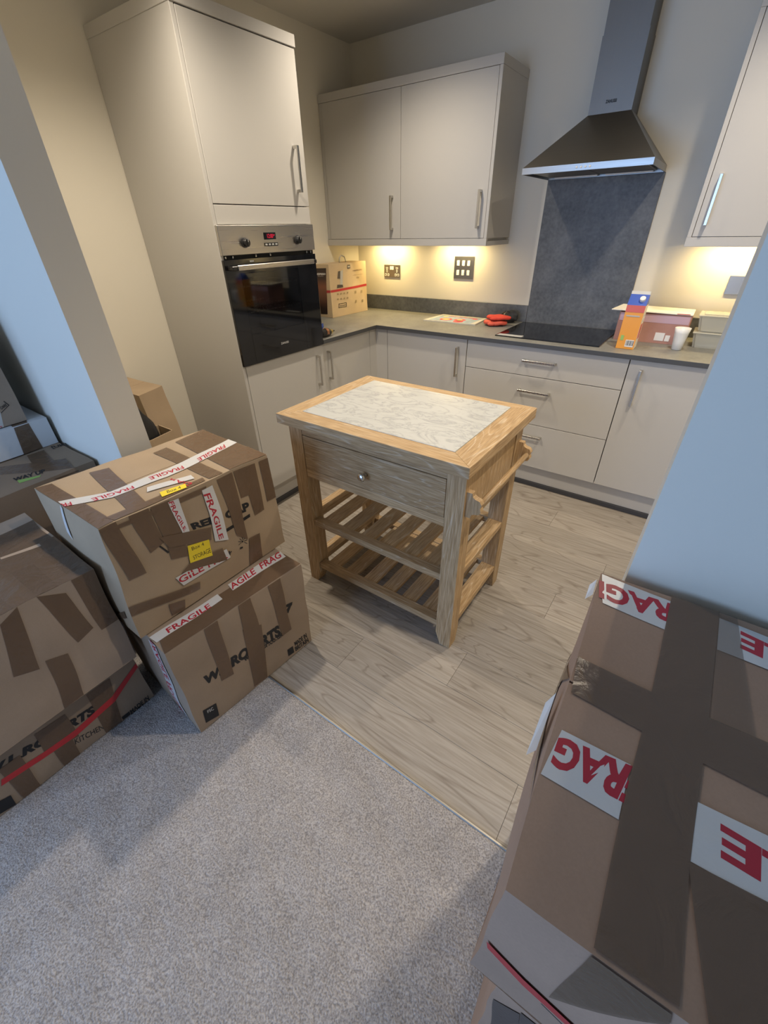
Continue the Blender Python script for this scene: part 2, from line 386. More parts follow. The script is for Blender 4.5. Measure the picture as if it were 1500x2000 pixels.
d = bx('door', (XT-.020,Y0T+.020,.153), (XT,Y1T-.002,.8835), 'cabinet', t); handle(d,'x',(-1.203,XT),.657,.835)
bx('cornice', (.002,Y0T-.002,2.122), (XT+.004,Y1T+.002,2.162), 'cabinet', t)
# built-in oven
o0, o1, oz0, oz1 = -1.7385, -1.1435, .8875, 1.482
t = thing('built_in_oven', 'stainless steel and black glass oven built into the tall cabinet', 'oven', (.4,-1.44,oz0))
bx('control_panel', (XT-.012,o0,1.3695), (XT+.014,o1,oz1), 'steel_y', t, .0015)
def kn(y,z,r):
    k = MB().lathe((XT+.014,y,z),(1,0,0),[(r,0),(r,.004),(r*.82,.006),(r*.78,.022),(r*.7,.024)],24).build('control_knob','black_plastic',t,'auto')
    MB().box((XT+.036,y-.004,z-r*.75),(XT+.042,y+.004,z+r*.75),.001).build('grip','black_plastic',k)
    MB().box((XT+.042,y-.0008,z+.003),(XT+.0424,y+.0008,z+r*.7)).build('pointer','white_print',k)
    for j in range(7):
        a = math.radians(-130+j*43); cy, cz = y+math.sin(a)*r*1.65, z+math.cos(a)*r*1.65
        MB().box((XT+.0141,cy-.0022,cz-.0022),(XT+.0143,cy+.0022,cz+.0022)).build('printed_mark','grey_print',t)
kn(-1.606,1.415,.020); kn(-1.272,1.417,.019)
dsp = bx('display', (XT+.014,-1.487,1.424), (XT+.0155,-1.412,1.452), 'black_glass', t, .0004)
flat_text('clock_digits','12:00',(XT+.0158,-1.466,1.430),(0,.036,0),(0,0,.016),'led_red',dsp,-.012)
flat_text('clock_digits','*',(XT+.0158,-1.426,1.438),(0,.006,0),(0,0,.006),'led_red',dsp)
bx('button_strip', (XT+.014,-1.491,1.397), (XT+.0155,-1.404,1.411), 'black_glass', t, .0004)
for i in range(4): bx('button', (XT+.0155,-1.485+i*.021,1.401), (XT+.0165,-1.472+i*.021,1.4075), 'grey_print', t, .0003)
b = MB(); b.box((XT-.012,o0,1.352),(XT-.004,o1,1.3695)); b.build('vent_slot','gap_dark',t)
for yy in (-1.72,-1.68,-1.545,-1.455,-1.20,-1.17): bx('screw', (XT-.004,yy,1.356), (XT+.004,yy+.007,1.366), 'nickel', t, .001)
# oven door: black frame with a window through to the cavity
wy0, wy1, wz0, wz1 = -1.655, -1.280, 1.025, 1.297
b = MB(); b.box((XT-.010,o0,oz0),(XT+.012,wy0,1.352),.001); b.box((XT-.010,wy1,oz0),(XT+.012,o1,1.352),.001); b.box((XT-.010,wy0,oz0),(XT+.012,wy1,wz0)); b.box((XT-.010,wy0,wz1),(XT+.012,wy1,1.352))
od = b.build('oven_door','black_glass',t)
bx('window_pane', (XT+.004,wy0,wz0), (XT+.0115,wy1,wz1), 'oven_window', od, 0)
h = MB(); h.box((XT+.042,-1.697,1.310),(XT+.056,-1.201,1.331),.002); h.build('door_handle','steel_y',od)
h = MB(); h.box((XT+.012,-1.725,1.311),(XT+.053,-1.6975,1.329),.003); h.build('handle_bracket','black_plastic',od); h = MB(); h.box((XT+.012,-1.2005,1.311),(XT+.053,-1.178,1.329),.003); h.build('handle_bracket','black_plastic',od)
bx('rating_tag', (XT+.012,-1.592,1.338), (XT+.0126,-1.568,1.345), 'grey_print', od, 0)
flat_text('brand_lettering','ZANUSSI',(XT+.0123,-1.475,.947),(0,.056,0),(0,0,.011),'grey_print',od,.03)
c = MB(); c.poly([(XT-.012,-1.70,.95),(XT-.012,-1.19,.95),(XT-.012,-1.19,1.34),(XT-.012,-1.70,1.34),(.12,-1.70,.95),(.12,-1.19,.95),(.12,-1.19,1.34),(.12,-1.70,1.34)],[(4,5,6,7),(0,1,5,4),(1,2,6,5),(2,3,7,6),(3,0,4,7)])
c.build('oven_cavity','enamel',t)
for z in (1.12,1.235):
    g = MB(); g.tube([(.56,-1.69,z),(.56,-1.20,z)],.003); g.tube([(.2,-1.69,z),(.2,-1.20,z)],.003)
    for i in range(16): g.tube([(.2,-1.68+i*.031,z),(.56,-1.68+i*.031,z)],.0015,6)
    g.build('wire_shelf','nickel',t)
# base cabinets
YD = -.577
t = thing('base_cabinet', 'single-door pale grey base unit right of the oven, under the worktop return', 'cabinet', (.3,-.87,.15))
bx('carcass', (.003,-1.137,.15), (.558,-.02,.886), 'cabinet', t)
d = bx('door', (.559,-1.137,.155), (.5785,-.655,.8845), 'cabinet', t); handle(d,'x',(-1.089,.5785),.664,.837)
t = thing('corner_base_cabinet', 'pale grey base unit with one door in the corner, left of the drawers', 'cabinet', (.9,-.3,.15))
bx('carcass', (.562,-.5575,.15), (1.275,-.02,.886), 'cabinet', t)
bx('corner_post', (.5595,-.652,.15), (.5785,YD+.019,.8845), 'cabinet', t)
bx('corner_post', (.5595,YD,.15), (.672,YD+.0185,.8845), 'cabinet', t)
d = bx('door', (.675,YD,.155), (1.2745,YD+.0185,.8845), 'cabinet', t); handle(d,'y',(1.2185,YD),.655,.836)
t = thing('drawer_cabinet', 'wide pale grey three-drawer unit beneath the black hob', 'cabinet', (1.73,-.3,.15))
bx('carcass', (1.278,-.5575,.15), (2.183,-.02,.886), 'cabinet', t)
for z0,z1,hz in ((.7235,.8845,.811),(.4375,.7200,.640),(.155,.4340,.365)):
    d = bx('drawer', (1.2790,YD,z0), (2.1830,YD+.0185,z1), 'cabinet', t); handle(d,'y',(hz,YD),a0=1.640,a1=1.828)
t = thing('base_cabinet', 'single-door pale grey base unit right of the drawers, partly behind the wall', 'cabinet', (2.49,-.3,.15))
bx('carcass', (2.186,-.5575,.15), (2.785,-.02,.886), 'cabinet', t)
d = bx('door', (2.1875,YD,.155), (2.784,YD+.0185,.8845), 'cabinet', t); handle(d,'y',(2.248,YD),.655,.841)
def seal_plinth(label, lo, hi, slo, shi):
    t = thing('plinth', label, 'plinth', ((lo[0]+hi[0])/2,(lo[1]+hi[1])/2,0)); bx('board', lo, hi, 'cabinet', t); bx('floor_seal', slo, shi, 'seal', t, .002)
seal_plinth('pale grey plinth board under the drawers and back units', (.52,-.535,.03),(3.3,-.517,.149),(.54,-.545,.0005),(3.3,-.517,.030))
seal_plinth('pale grey plinth board under the oven cabinet and side unit', (.52,-1.7225,.03),(.538,-.546,.149),(.52,-1.7225,.0005),(.548,-.546,.030))
# worktop: L shape with a thin square edge
t = MB(); t.prism([(.001,-1.139),(.600,-1.139),(.600,-.600),(3.29,-.600),(3.29,-.001),(.001,-.001)],'z',.8870,.910)
wt = tagit(t.build('worktop','worktop',loc=(1.2,-.3,.887)), 'L-shaped mid-grey stone-look laminate worktop', 'worktop')
m = MB(); m.prism([(.600,-1.139),(.6012,-1.139),(.6012,-.6012),(3.29,-.6012),(3.29,-.600),(.600,-.600)],'z',.8872,.9092); m.build('edge_band','worktop_edge',wt)
tagit(bx('upstand', (.016,-.0135,.9105), (1.4325,-.0005,1.013), 'slate', bev=.0015), 'long low dark slate strip along the back wall above the worktop', 'upstand')
tagit(bx('upstand', (.0005,-1.138,.9105), (.0145,-.0005,1.013), 'slate', bev=.0015), 'short dark slate strip on the side wall behind the coffee machine carton', 'upstand')
tagit(bx('upstand', (2.0345,-.0135,.9105), (3.29,-.0005,1.013), 'slate', bev=.0015), 'dark slate strip behind the pink carton and the food tubs', 'upstand')
tagit(bx('splashback', (1.4335,-.0115,.9105), (2.0335,-.0005,1.6735), 'slate', bev=.0015), 'tall dark mottled slate panel between hob and extractor hood', 'splashback')
# hob
t = thing('induction_hob', 'black glass hob set into the worktop', 'hob', (1.72,-.27,.9105))
bx('glass_top', (1.4244,-.519,.9105), (2.0144,-.035,.9165), 'black_glass', t, .0015)
bx('grey_patch', (1.436,-.515,.9166), (1.585,-.470,.9170), 'grey_print', t, 0)  # flat pale grey rectangle at the front left of the glass
# wall cabinets
YW = -.3543
def wall_cab(label, x0, x1, hx, side=0):
    t = thing('wall_cabinet', label, 'cabinet', ((x0+x1)/2,-.17,1.385))
    b = MB(); b.box((x0,YW+.020,1.385),(x0+.018,-.001,2.119)); b.box((x1-.018,YW+.020,1.385),(x1,-.001,2.119)); b.box((x0+.018,YW+.020,1.385),(x1-.018,-.001,1.403)); b.box((x0+.018,YW+.02,2.10),(x1-.018,-.001,2.119)); b.box((x0+.018,-.02,1.403),(x1-.018,-.001,2.10))
    b.build('carcass','cabinet',t)
    return t
t = wall_cab('left one of the two pale grey wall cabinets, in the corner beside the oven', .002, .631, 0)
bx('filler_post', (.002,YW+.004,1.399), (.029,YW+.019,2.1185), 'cabinet', t)
d = bx('door', (.0315,YW,1.4005), (.6312,YW+.0185,2.1175), 'cabinet', t); handle(d,'y',(.572,YW),1.449,1.629)
t = wall_cab('right one of the two pale grey wall cabinets, next to the extractor hood', .634, 1.2175, 0)
bx('end_panel', (1.2178,YW,1.3985), (1.2359,-.0005,2.119), 'cabinet', t)
d = bx('door', (.6340,YW,1.4005), (1.2165,YW+.0185,2.1175), 'cabinet', t); handle(d,'y',(1.1765,YW),1.449,1.630)
tagit(bx('cornice', (.0015,YW-.001,2.1192), (1.2365,-.0005,2.1594), 'cabinet'), 'pale grey top strip along the two left wall cabinets', 'cornice')
tagit(MB().box((.0015,YW-.001,1.3612),(1.2365,YW+.018,1.3985),.001).box((1.2183,YW+.018,1.3612),(1.2365,-.0005,1.3850)).build('pelmet','cabinet',loc=(.6,-.3,1.36)), 'pale grey light pelmet under the two left wall cabinets', 'pelmet')
t = wall_cab('pale grey wall cabinet right of the hood, cut by the wall end', 2.2610, 2.86, 0)
bx('end_panel', (2.2425,YW,1.3985), (2.2605,-.0005,2.119), 'cabinet', t)
d = bx('door', (2.2625,YW,1.4005), (2.858,YW+.0185,2.1175), 'cabinet', t); handle(d,'y',(2.299,YW),1.444,1.628)
tagit(bx('cornice', (2.2420,YW-.001,2.1192), (2.86,-.0005,2.1594), 'cabinet'), 'pale grey top strip on the cabinet right of the hood', 'cornice')
tagit(MB().box((2.2420,YW-.001,1.3612),(2.86,YW+.018,1.3985),.001).box((2.2420,YW+.018,1.3612),(2.2605,-.0005,1.3850)).build('pelmet','cabinet',loc=(2.5,-.3,1.36)), 'pale grey light pelmet under the cabinet right of the hood', 'pelmet')
for k,(lx,lab) in enumerate(((.335,'warm strip light under the leftmost wall cabinet'),(.902,'warm strip light under the wall cabinet beside the hood'),(2.47,'warm strip light under the cabinet right of the hood'))):
    t = thing('under_cabinet_light', lab, 'light', (lx,-.10,1.384), 'under-cabinet strip lights')
    bx('housing', (lx-.14,-.118,1.374), (lx+.14,-.082,1.3848), 'white_gloss', t)
    bx('diffuser', (lx-.13,-.112,1.3725), (lx+.13,-.088,1.3738), 'led_warm', t, 0)
    a = area('under_cabinet_beam', (lx,-.10,1.371), (0,0.25,-1), .26, .02, 2.3, (1,.74,.32), 170)
# extractor hood
t = thing('cooker_hood', 'stainless steel chimney extractor hood above the hob', 'cooker hood', (1.73,-.21,1.674))
X0h, X1h, YH, Z0h, Z1h, ZC = 1.429, 2.029, -.429, 1.674, 1.700, 1.9105
cx0, cx1, cy = 1.6314, 1.8306, -.160
c = MB(); c.poly([(X0h,YH,Z1h),(X1h,YH,Z1h),(X1h,-.0005,Z1h),(X0h,-.0005,Z1h),(cx0,cy,ZC),(cx1,cy,ZC),(cx1,-.0005,ZC),(cx0,-.0005,ZC)],[(0,1,5,4),(1,2,6,5),(2,3,7,6),(3,0,4,7),(4,5,6,7),(3,2,1,0)])
c.build('canopy','steel_dark',t)
c = MB(); c.box((X0h,YH,Z0h),(X1h,YH+.004,Z1h)); c.box((X0h,YH+.004,Z0h),(X0h+.004,-.0005,Z1h)); c.box((X1h-.004,YH+.004,Z0h),(X1h,-.0005,Z1h)); c.box((X0h+.004,-.008,Z0h),(X1h-.004,-.0005,Z1h)); c.build('rim','steel',t)
for i in range(2): bx('grease_filter', (X0h+.03+i*.272,-.38,Z0h+.006), (X0h+.296+i*.272,-.05,Z0h+.014), 'steel_dark', t)
bx('underside_panel', (X0h+.004,YH+.004,Z0h+.014), (X1h-.004,-.008,Z0h+.018), 'enamel', t, 0)
bx('lamp_strip', (X0h+.05,-.045,Z0h+.002), (X0h+.28,-.030,Z0h+.012), 'white_gloss', t); bx('lamp_strip', (X0h+.32,-.045,Z0h+.002), (X0h+.55,-.030,Z0h+.012), 'white_gloss', t)
for i in range(4): MB().lathe((1.698+i*.0203,YH,1.6865),(0,-1,0),[(.0045,0),(.0045,.003),(.003,.004)],14).build('push_button','white_gloss',t)
ch = MB(); ch.box((cx0,cy,ZC),(cx1,-.0005,2.185)); ch.box((cx0+.003,cy+.003,2.185),(cx1-.003,-.0005,H-.001)); ch = ch.build('chimney','steel_z',t)
flat_text('brand_lettering','ZANUSSI',(1.704,cy-.0006,1.9465),(.050,0,0),(0,0,.013),'ink',ch,.05)
# sockets and switches on the back wall
t = thing('double_socket', 'brushed steel double plug socket low on the back wall', 'socket', (.327,-.005,1.183))
bx('face_plate', (.2535,-.0075,1.141), (.4005,-.0003,1.225), 'steel', t, .0012)
for s in (-1,1):
    c_ = .327+s*.046
    for dx,dz,w,h_ in ((0,.026,.018,.009),(0,.006,.010,.018),(-.012,-.020,.016,.016),(.012,-.020,.016,.016)):
        i_ = bx('pin_surround', (c_+dx-w/2,-.0082,1.178+dz-h_/2), (c_+dx+w/2,-.0074,1.178+dz+h_/2), 'white_print', t, 0)
        bx('pin_hole', (c_+dx-w*.22,-.0084,1.178+dz-h_*.25), (c_+dx+w*.22,-.0081,1.178+dz+h_*.25), 'ink', i_, 0)
for s in (-1,1): bx('rocker_switch', (.327+s*.009-.0075,-.012,1.192), (.327+s*.009+.0075,-.0074,1.216), 'white_gloss', t)
t = thing('grid_switch', 'brushed steel six-way appliance switch panel on the back wall', 'switch', (.935,-.005,1.22))
bx('face_plate', (.861,-.0075,1.151), (1.0105,-.0003,1.288), 'steel', t, .0012)
for j in range(2):
    for i in range(3): bx('rocker_switch', (.883+i*.040,-.012,1.174+j*.058), (.903+i*.040,-.0074,1.206+j*.058), 'white_gloss', t)
tagit(bx('wall_plate', (2.470,-.0085,1.135), (2.60,-.0003,1.222), 'steel'), 'steel plate on the back wall beside the right wall end', 'switch')

# ------------------------------------------------------------ oak island trolley
t = isl = thing('kitchen_island', 'oak kitchen trolley with marble inset top, drawer, slatted shelves and towel rail', 'kitchen island', (1.6,-1.78,0))
LX = ((1.207,1.274),(1.920,1.987)); LY = ((-2.033,-1.966),(-1.600,-1.533))
for i,(a,b) in enumerate(LX):
    for j,(c,d) in enumerate(LY):
        # tapered foot: the inner faces cut in over the last 60 mm
        ia, ib = (a, b-.022) if i == 0 else (a+.022, b)
        ja, jb = (c, d-.015) if j == 0 else (c+.015, d)
        m = MB(); vs_ = [(ia,ja,0),(ib,ja,0),(ib,jb,0),(ia,jb,0)]+[(a,c,.065),(b,c,.065),(b,d,.065),(a,d,.065)]+[(a,c,.8365),(b,c,.8365),(b,d,.8365),(a,d,.8365)]
        m.poly(vs_, [(3,2,1,0),(8,9,10,11)]+[(k,(k+1)%4,(k+1)%4+4,k+4) for k in range(4)]+[(k+4,(k+1)%4+4,(k+1)%4+8,k+8) for k in range(4)])
        m.build('leg','oak_z',t)
TX0,TX1,TY0,TY1,TZ = 1.197,2.013,-2.080,-1.492,.877
MX0,MX1,MY0,MY1 = 1.270,1.928,-2.009,-1.540
def board(pts, mat):
    v = [(x,y,TZ-.0395) for x,y in pts]+[(x,y,TZ) for x,y in pts]; m = MB()
    m.poly(v, [(3,2,1,0),(4,5,6,7)]+[(k,(k+1)%4,(k+1)%4+4,k+4) for k in range(4)])
    bmesh.ops.bevel(m.bm, geom=list(m.bm.edges), offset=.0012, segments=1, affect='EDGES'); m.build('top_board', mat, t)
board([(TX0,TY0),(TX1,TY0),(MX1,MY0),(MX0,MY0)],'oak_x'); board([(TX0,TY1),(MX0,MY1),(MX1,MY1),(TX1,TY1)],'oak_x')
board([(TX0,TY0),(MX0,MY0),(MX0,MY1),(TX0,TY1)],'oak_y'); board([(TX1,TY0),(TX1,TY1),(MX1,MY1),(MX1,MY0)],'oak_y')
bx('marble_slab', (MX0+.0008,MY0+.0008,TZ-.02), (MX1-.0008,MY1-.0008,TZ+.0012), 'marble', t, .0012)
bx('rail', (1.2742,-2.0315,.789), (1.9198,-2.008,.837), 'oak_x', t); bx('rail', (1.2742,-2.0315,.600), (1.9198,-2.008,.6385), 'oak_x', t)
dr = bx('drawer', (1.2765,-2.0330,.6405), (1.9175,-2.012,.7870), 'oak_x', t)
MB().lathe((1.588,-2.033,.705),(0,-1,0),[(.009,0),(.007,.004),(.0065,.014),(.012,.019),(.0165,.025),(.0168,.030),(.012,.035),(.002,.037)],28).build('knob','nickel',dr,True)
bx('side_panel', (1.973,-1.9655,.612), (1.9835,-1.6005,.8365), 'oak_z', t); bx('side_panel', (1.211,-1.9655,.612), (1.222,-1.6005,.8365), 'oak_z', t)
bx('back_panel', (1.2745,-1.548,.612), (1.9195,-1.537,.8365), 'oak_x', t)
bx('rail', (1.9695,-1.9655,.600), (1.9865,-1.6005,.628), 'oak_y', t)
for z in (.346, .093):
    bx('shelf_rail', (1.2742,-2.0285,z), (1.9198,-1.990,z+.031), 'oak_x', t); bx('shelf_rail', (1.2742,-1.577,z), (1.9198,-1.538,z+.031), 'oak_x', t)
    for x0 in (1.2095,1.9220): bx('shelf_side_board', (x0,-1.9658,z+.018), (x0+.0635,-1.6002,z+.045), 'oak_y', t)
    for k in range(6):
        x0 = 1.304+k*.1045
        bx('slat', (x0,-1.9897,z+.0120), (x0+.066,-1.5773,z+.0275), 'oak_y', t)
prof = [(0,0),(.020,0),(.022,.012),(.030,.018),(.047,.022),(.054,.034),(.050,.047),(.054,.060),(.047,.072),(.030,.076),(.022,.082),(.020,.094),(0,.094)]
for y0 in (-2.022,-1.566):
    MB().prism([(1.987+a,.664+b) for a,b in prof],'y',y0,y0+.022).build('rail_bracket','oak_z',t)
MB().tube([(2.027,-2.000,.711),(2.027,-1.566,.711)],.0105,16).build('towel_rail','oak_y',t,True)

CARTONS = {
 'A': [[1.335,-2.849,0.436],[1.347,-2.262,0.436],[0.985,-2.255,0.436],[0.97,-2.849,0.436],[1.347,-2.824,0.838],[1.376,-2.294,0.838],[1.009,-2.283,0.838],[0.967,-2.83,0.838]],
 'B': [[1.444,-2.842,0.0065],[1.484,-2.327,0.0065],[1.06,-2.295,0.0065],[1.02,-2.81,0.0065],[1.445,-2.838,0.43],[1.49,-2.32,0.43],[1.06,-2.292,0.43],[1.02,-2.808,0.43]],
 'C': [[1.161,-3.42,0.0065],[1.173,-2.859,0.0065],[0.73,-2.855,0.0065],[0.73,-3.42,0.0065],[1.161,-3.42,0.3],[1.175,-2.862,0.3],[0.73,-2.857,0.3],[0.73,-3.42,0.3]],
 'D': [[1.256,-3.47,0.303],[1.25,-2.862,0.303],[0.79,-2.855,0.303],[0.79,-3.47,0.303],[1.24,-3.47,0.69],[1.262,-2.857,0.69],[0.775,-2.852,0.69],[0.79,-3.47,0.69]],
 'E': [[0.715,-3.1,0.0065],[0.7,-2.575,0.0065],[0.1,-2.575,0.0065],[0.1,-3.1,0.0065],[0.72,-3.1,0.74],[0.69,-2.572,0.74],[0.1,-2.572,0.74],[0.1,-3.1,0.74]],
 'F': [[0.415,-2.95,0.743],[0.39,-2.572,0.743],[-0.1,-2.572,0.743],[-0.1,-2.95,0.743],[0.405,-2.95,0.852],[0.39,-2.572,0.852],[-0.1,-2.572,0.852],[-0.1,-2.95,0.852]],
 'G': [[0.4,-3.0,0.855],[0.365,-2.627,0.855],[-0.06,-2.62,0.855],[-0.06,-3.0,0.855],[0.38,-3.0,1.25],[0.355,-2.627,1.25],[-0.06,-2.62,1.25],[-0.06,-3.0,1.25]],
 'J': [[2.448,-2.977,0.833],[3.05,-2.965,0.833],[3.05,-2.575,0.833],[2.44,-2.58,0.833],[2.448,-2.974,1.06],[3.05,-2.955,1.06],[3.05,-2.572,1.06],[2.43,-2.578,1.06]],
 'K': [[2.5,-2.95,0.0065],[3.05,-2.94,0.0065],[3.05,-2.585,0.0065],[2.48,-2.585,0.0065],[2.478,-2.955,0.83],[3.05,-2.945,0.83],[3.05,-2.585,0.83],[2.47,-2.585,0.83]],
 'H': [[0.5,-2.172,0.0],[0.5,-2.03,0.0],[0.2,-2.03,0.0],[0.2,-2.172,0.0],[0.39,-2.195,0.83],[0.33,-2.045,0.83],[0.03,-2.06,0.83],[0.04,-2.2,0.83]],
 'N': [[0.155,-0.54,0.911],[0.17,-0.13,0.911],[0.02,-0.13,0.911],[0.02,-0.54,0.911],[0.15,-0.54,1.255],[0.165,-0.13,1.255],[0.02,-0.13,1.255],[0.02,-0.54,1.255]],
}
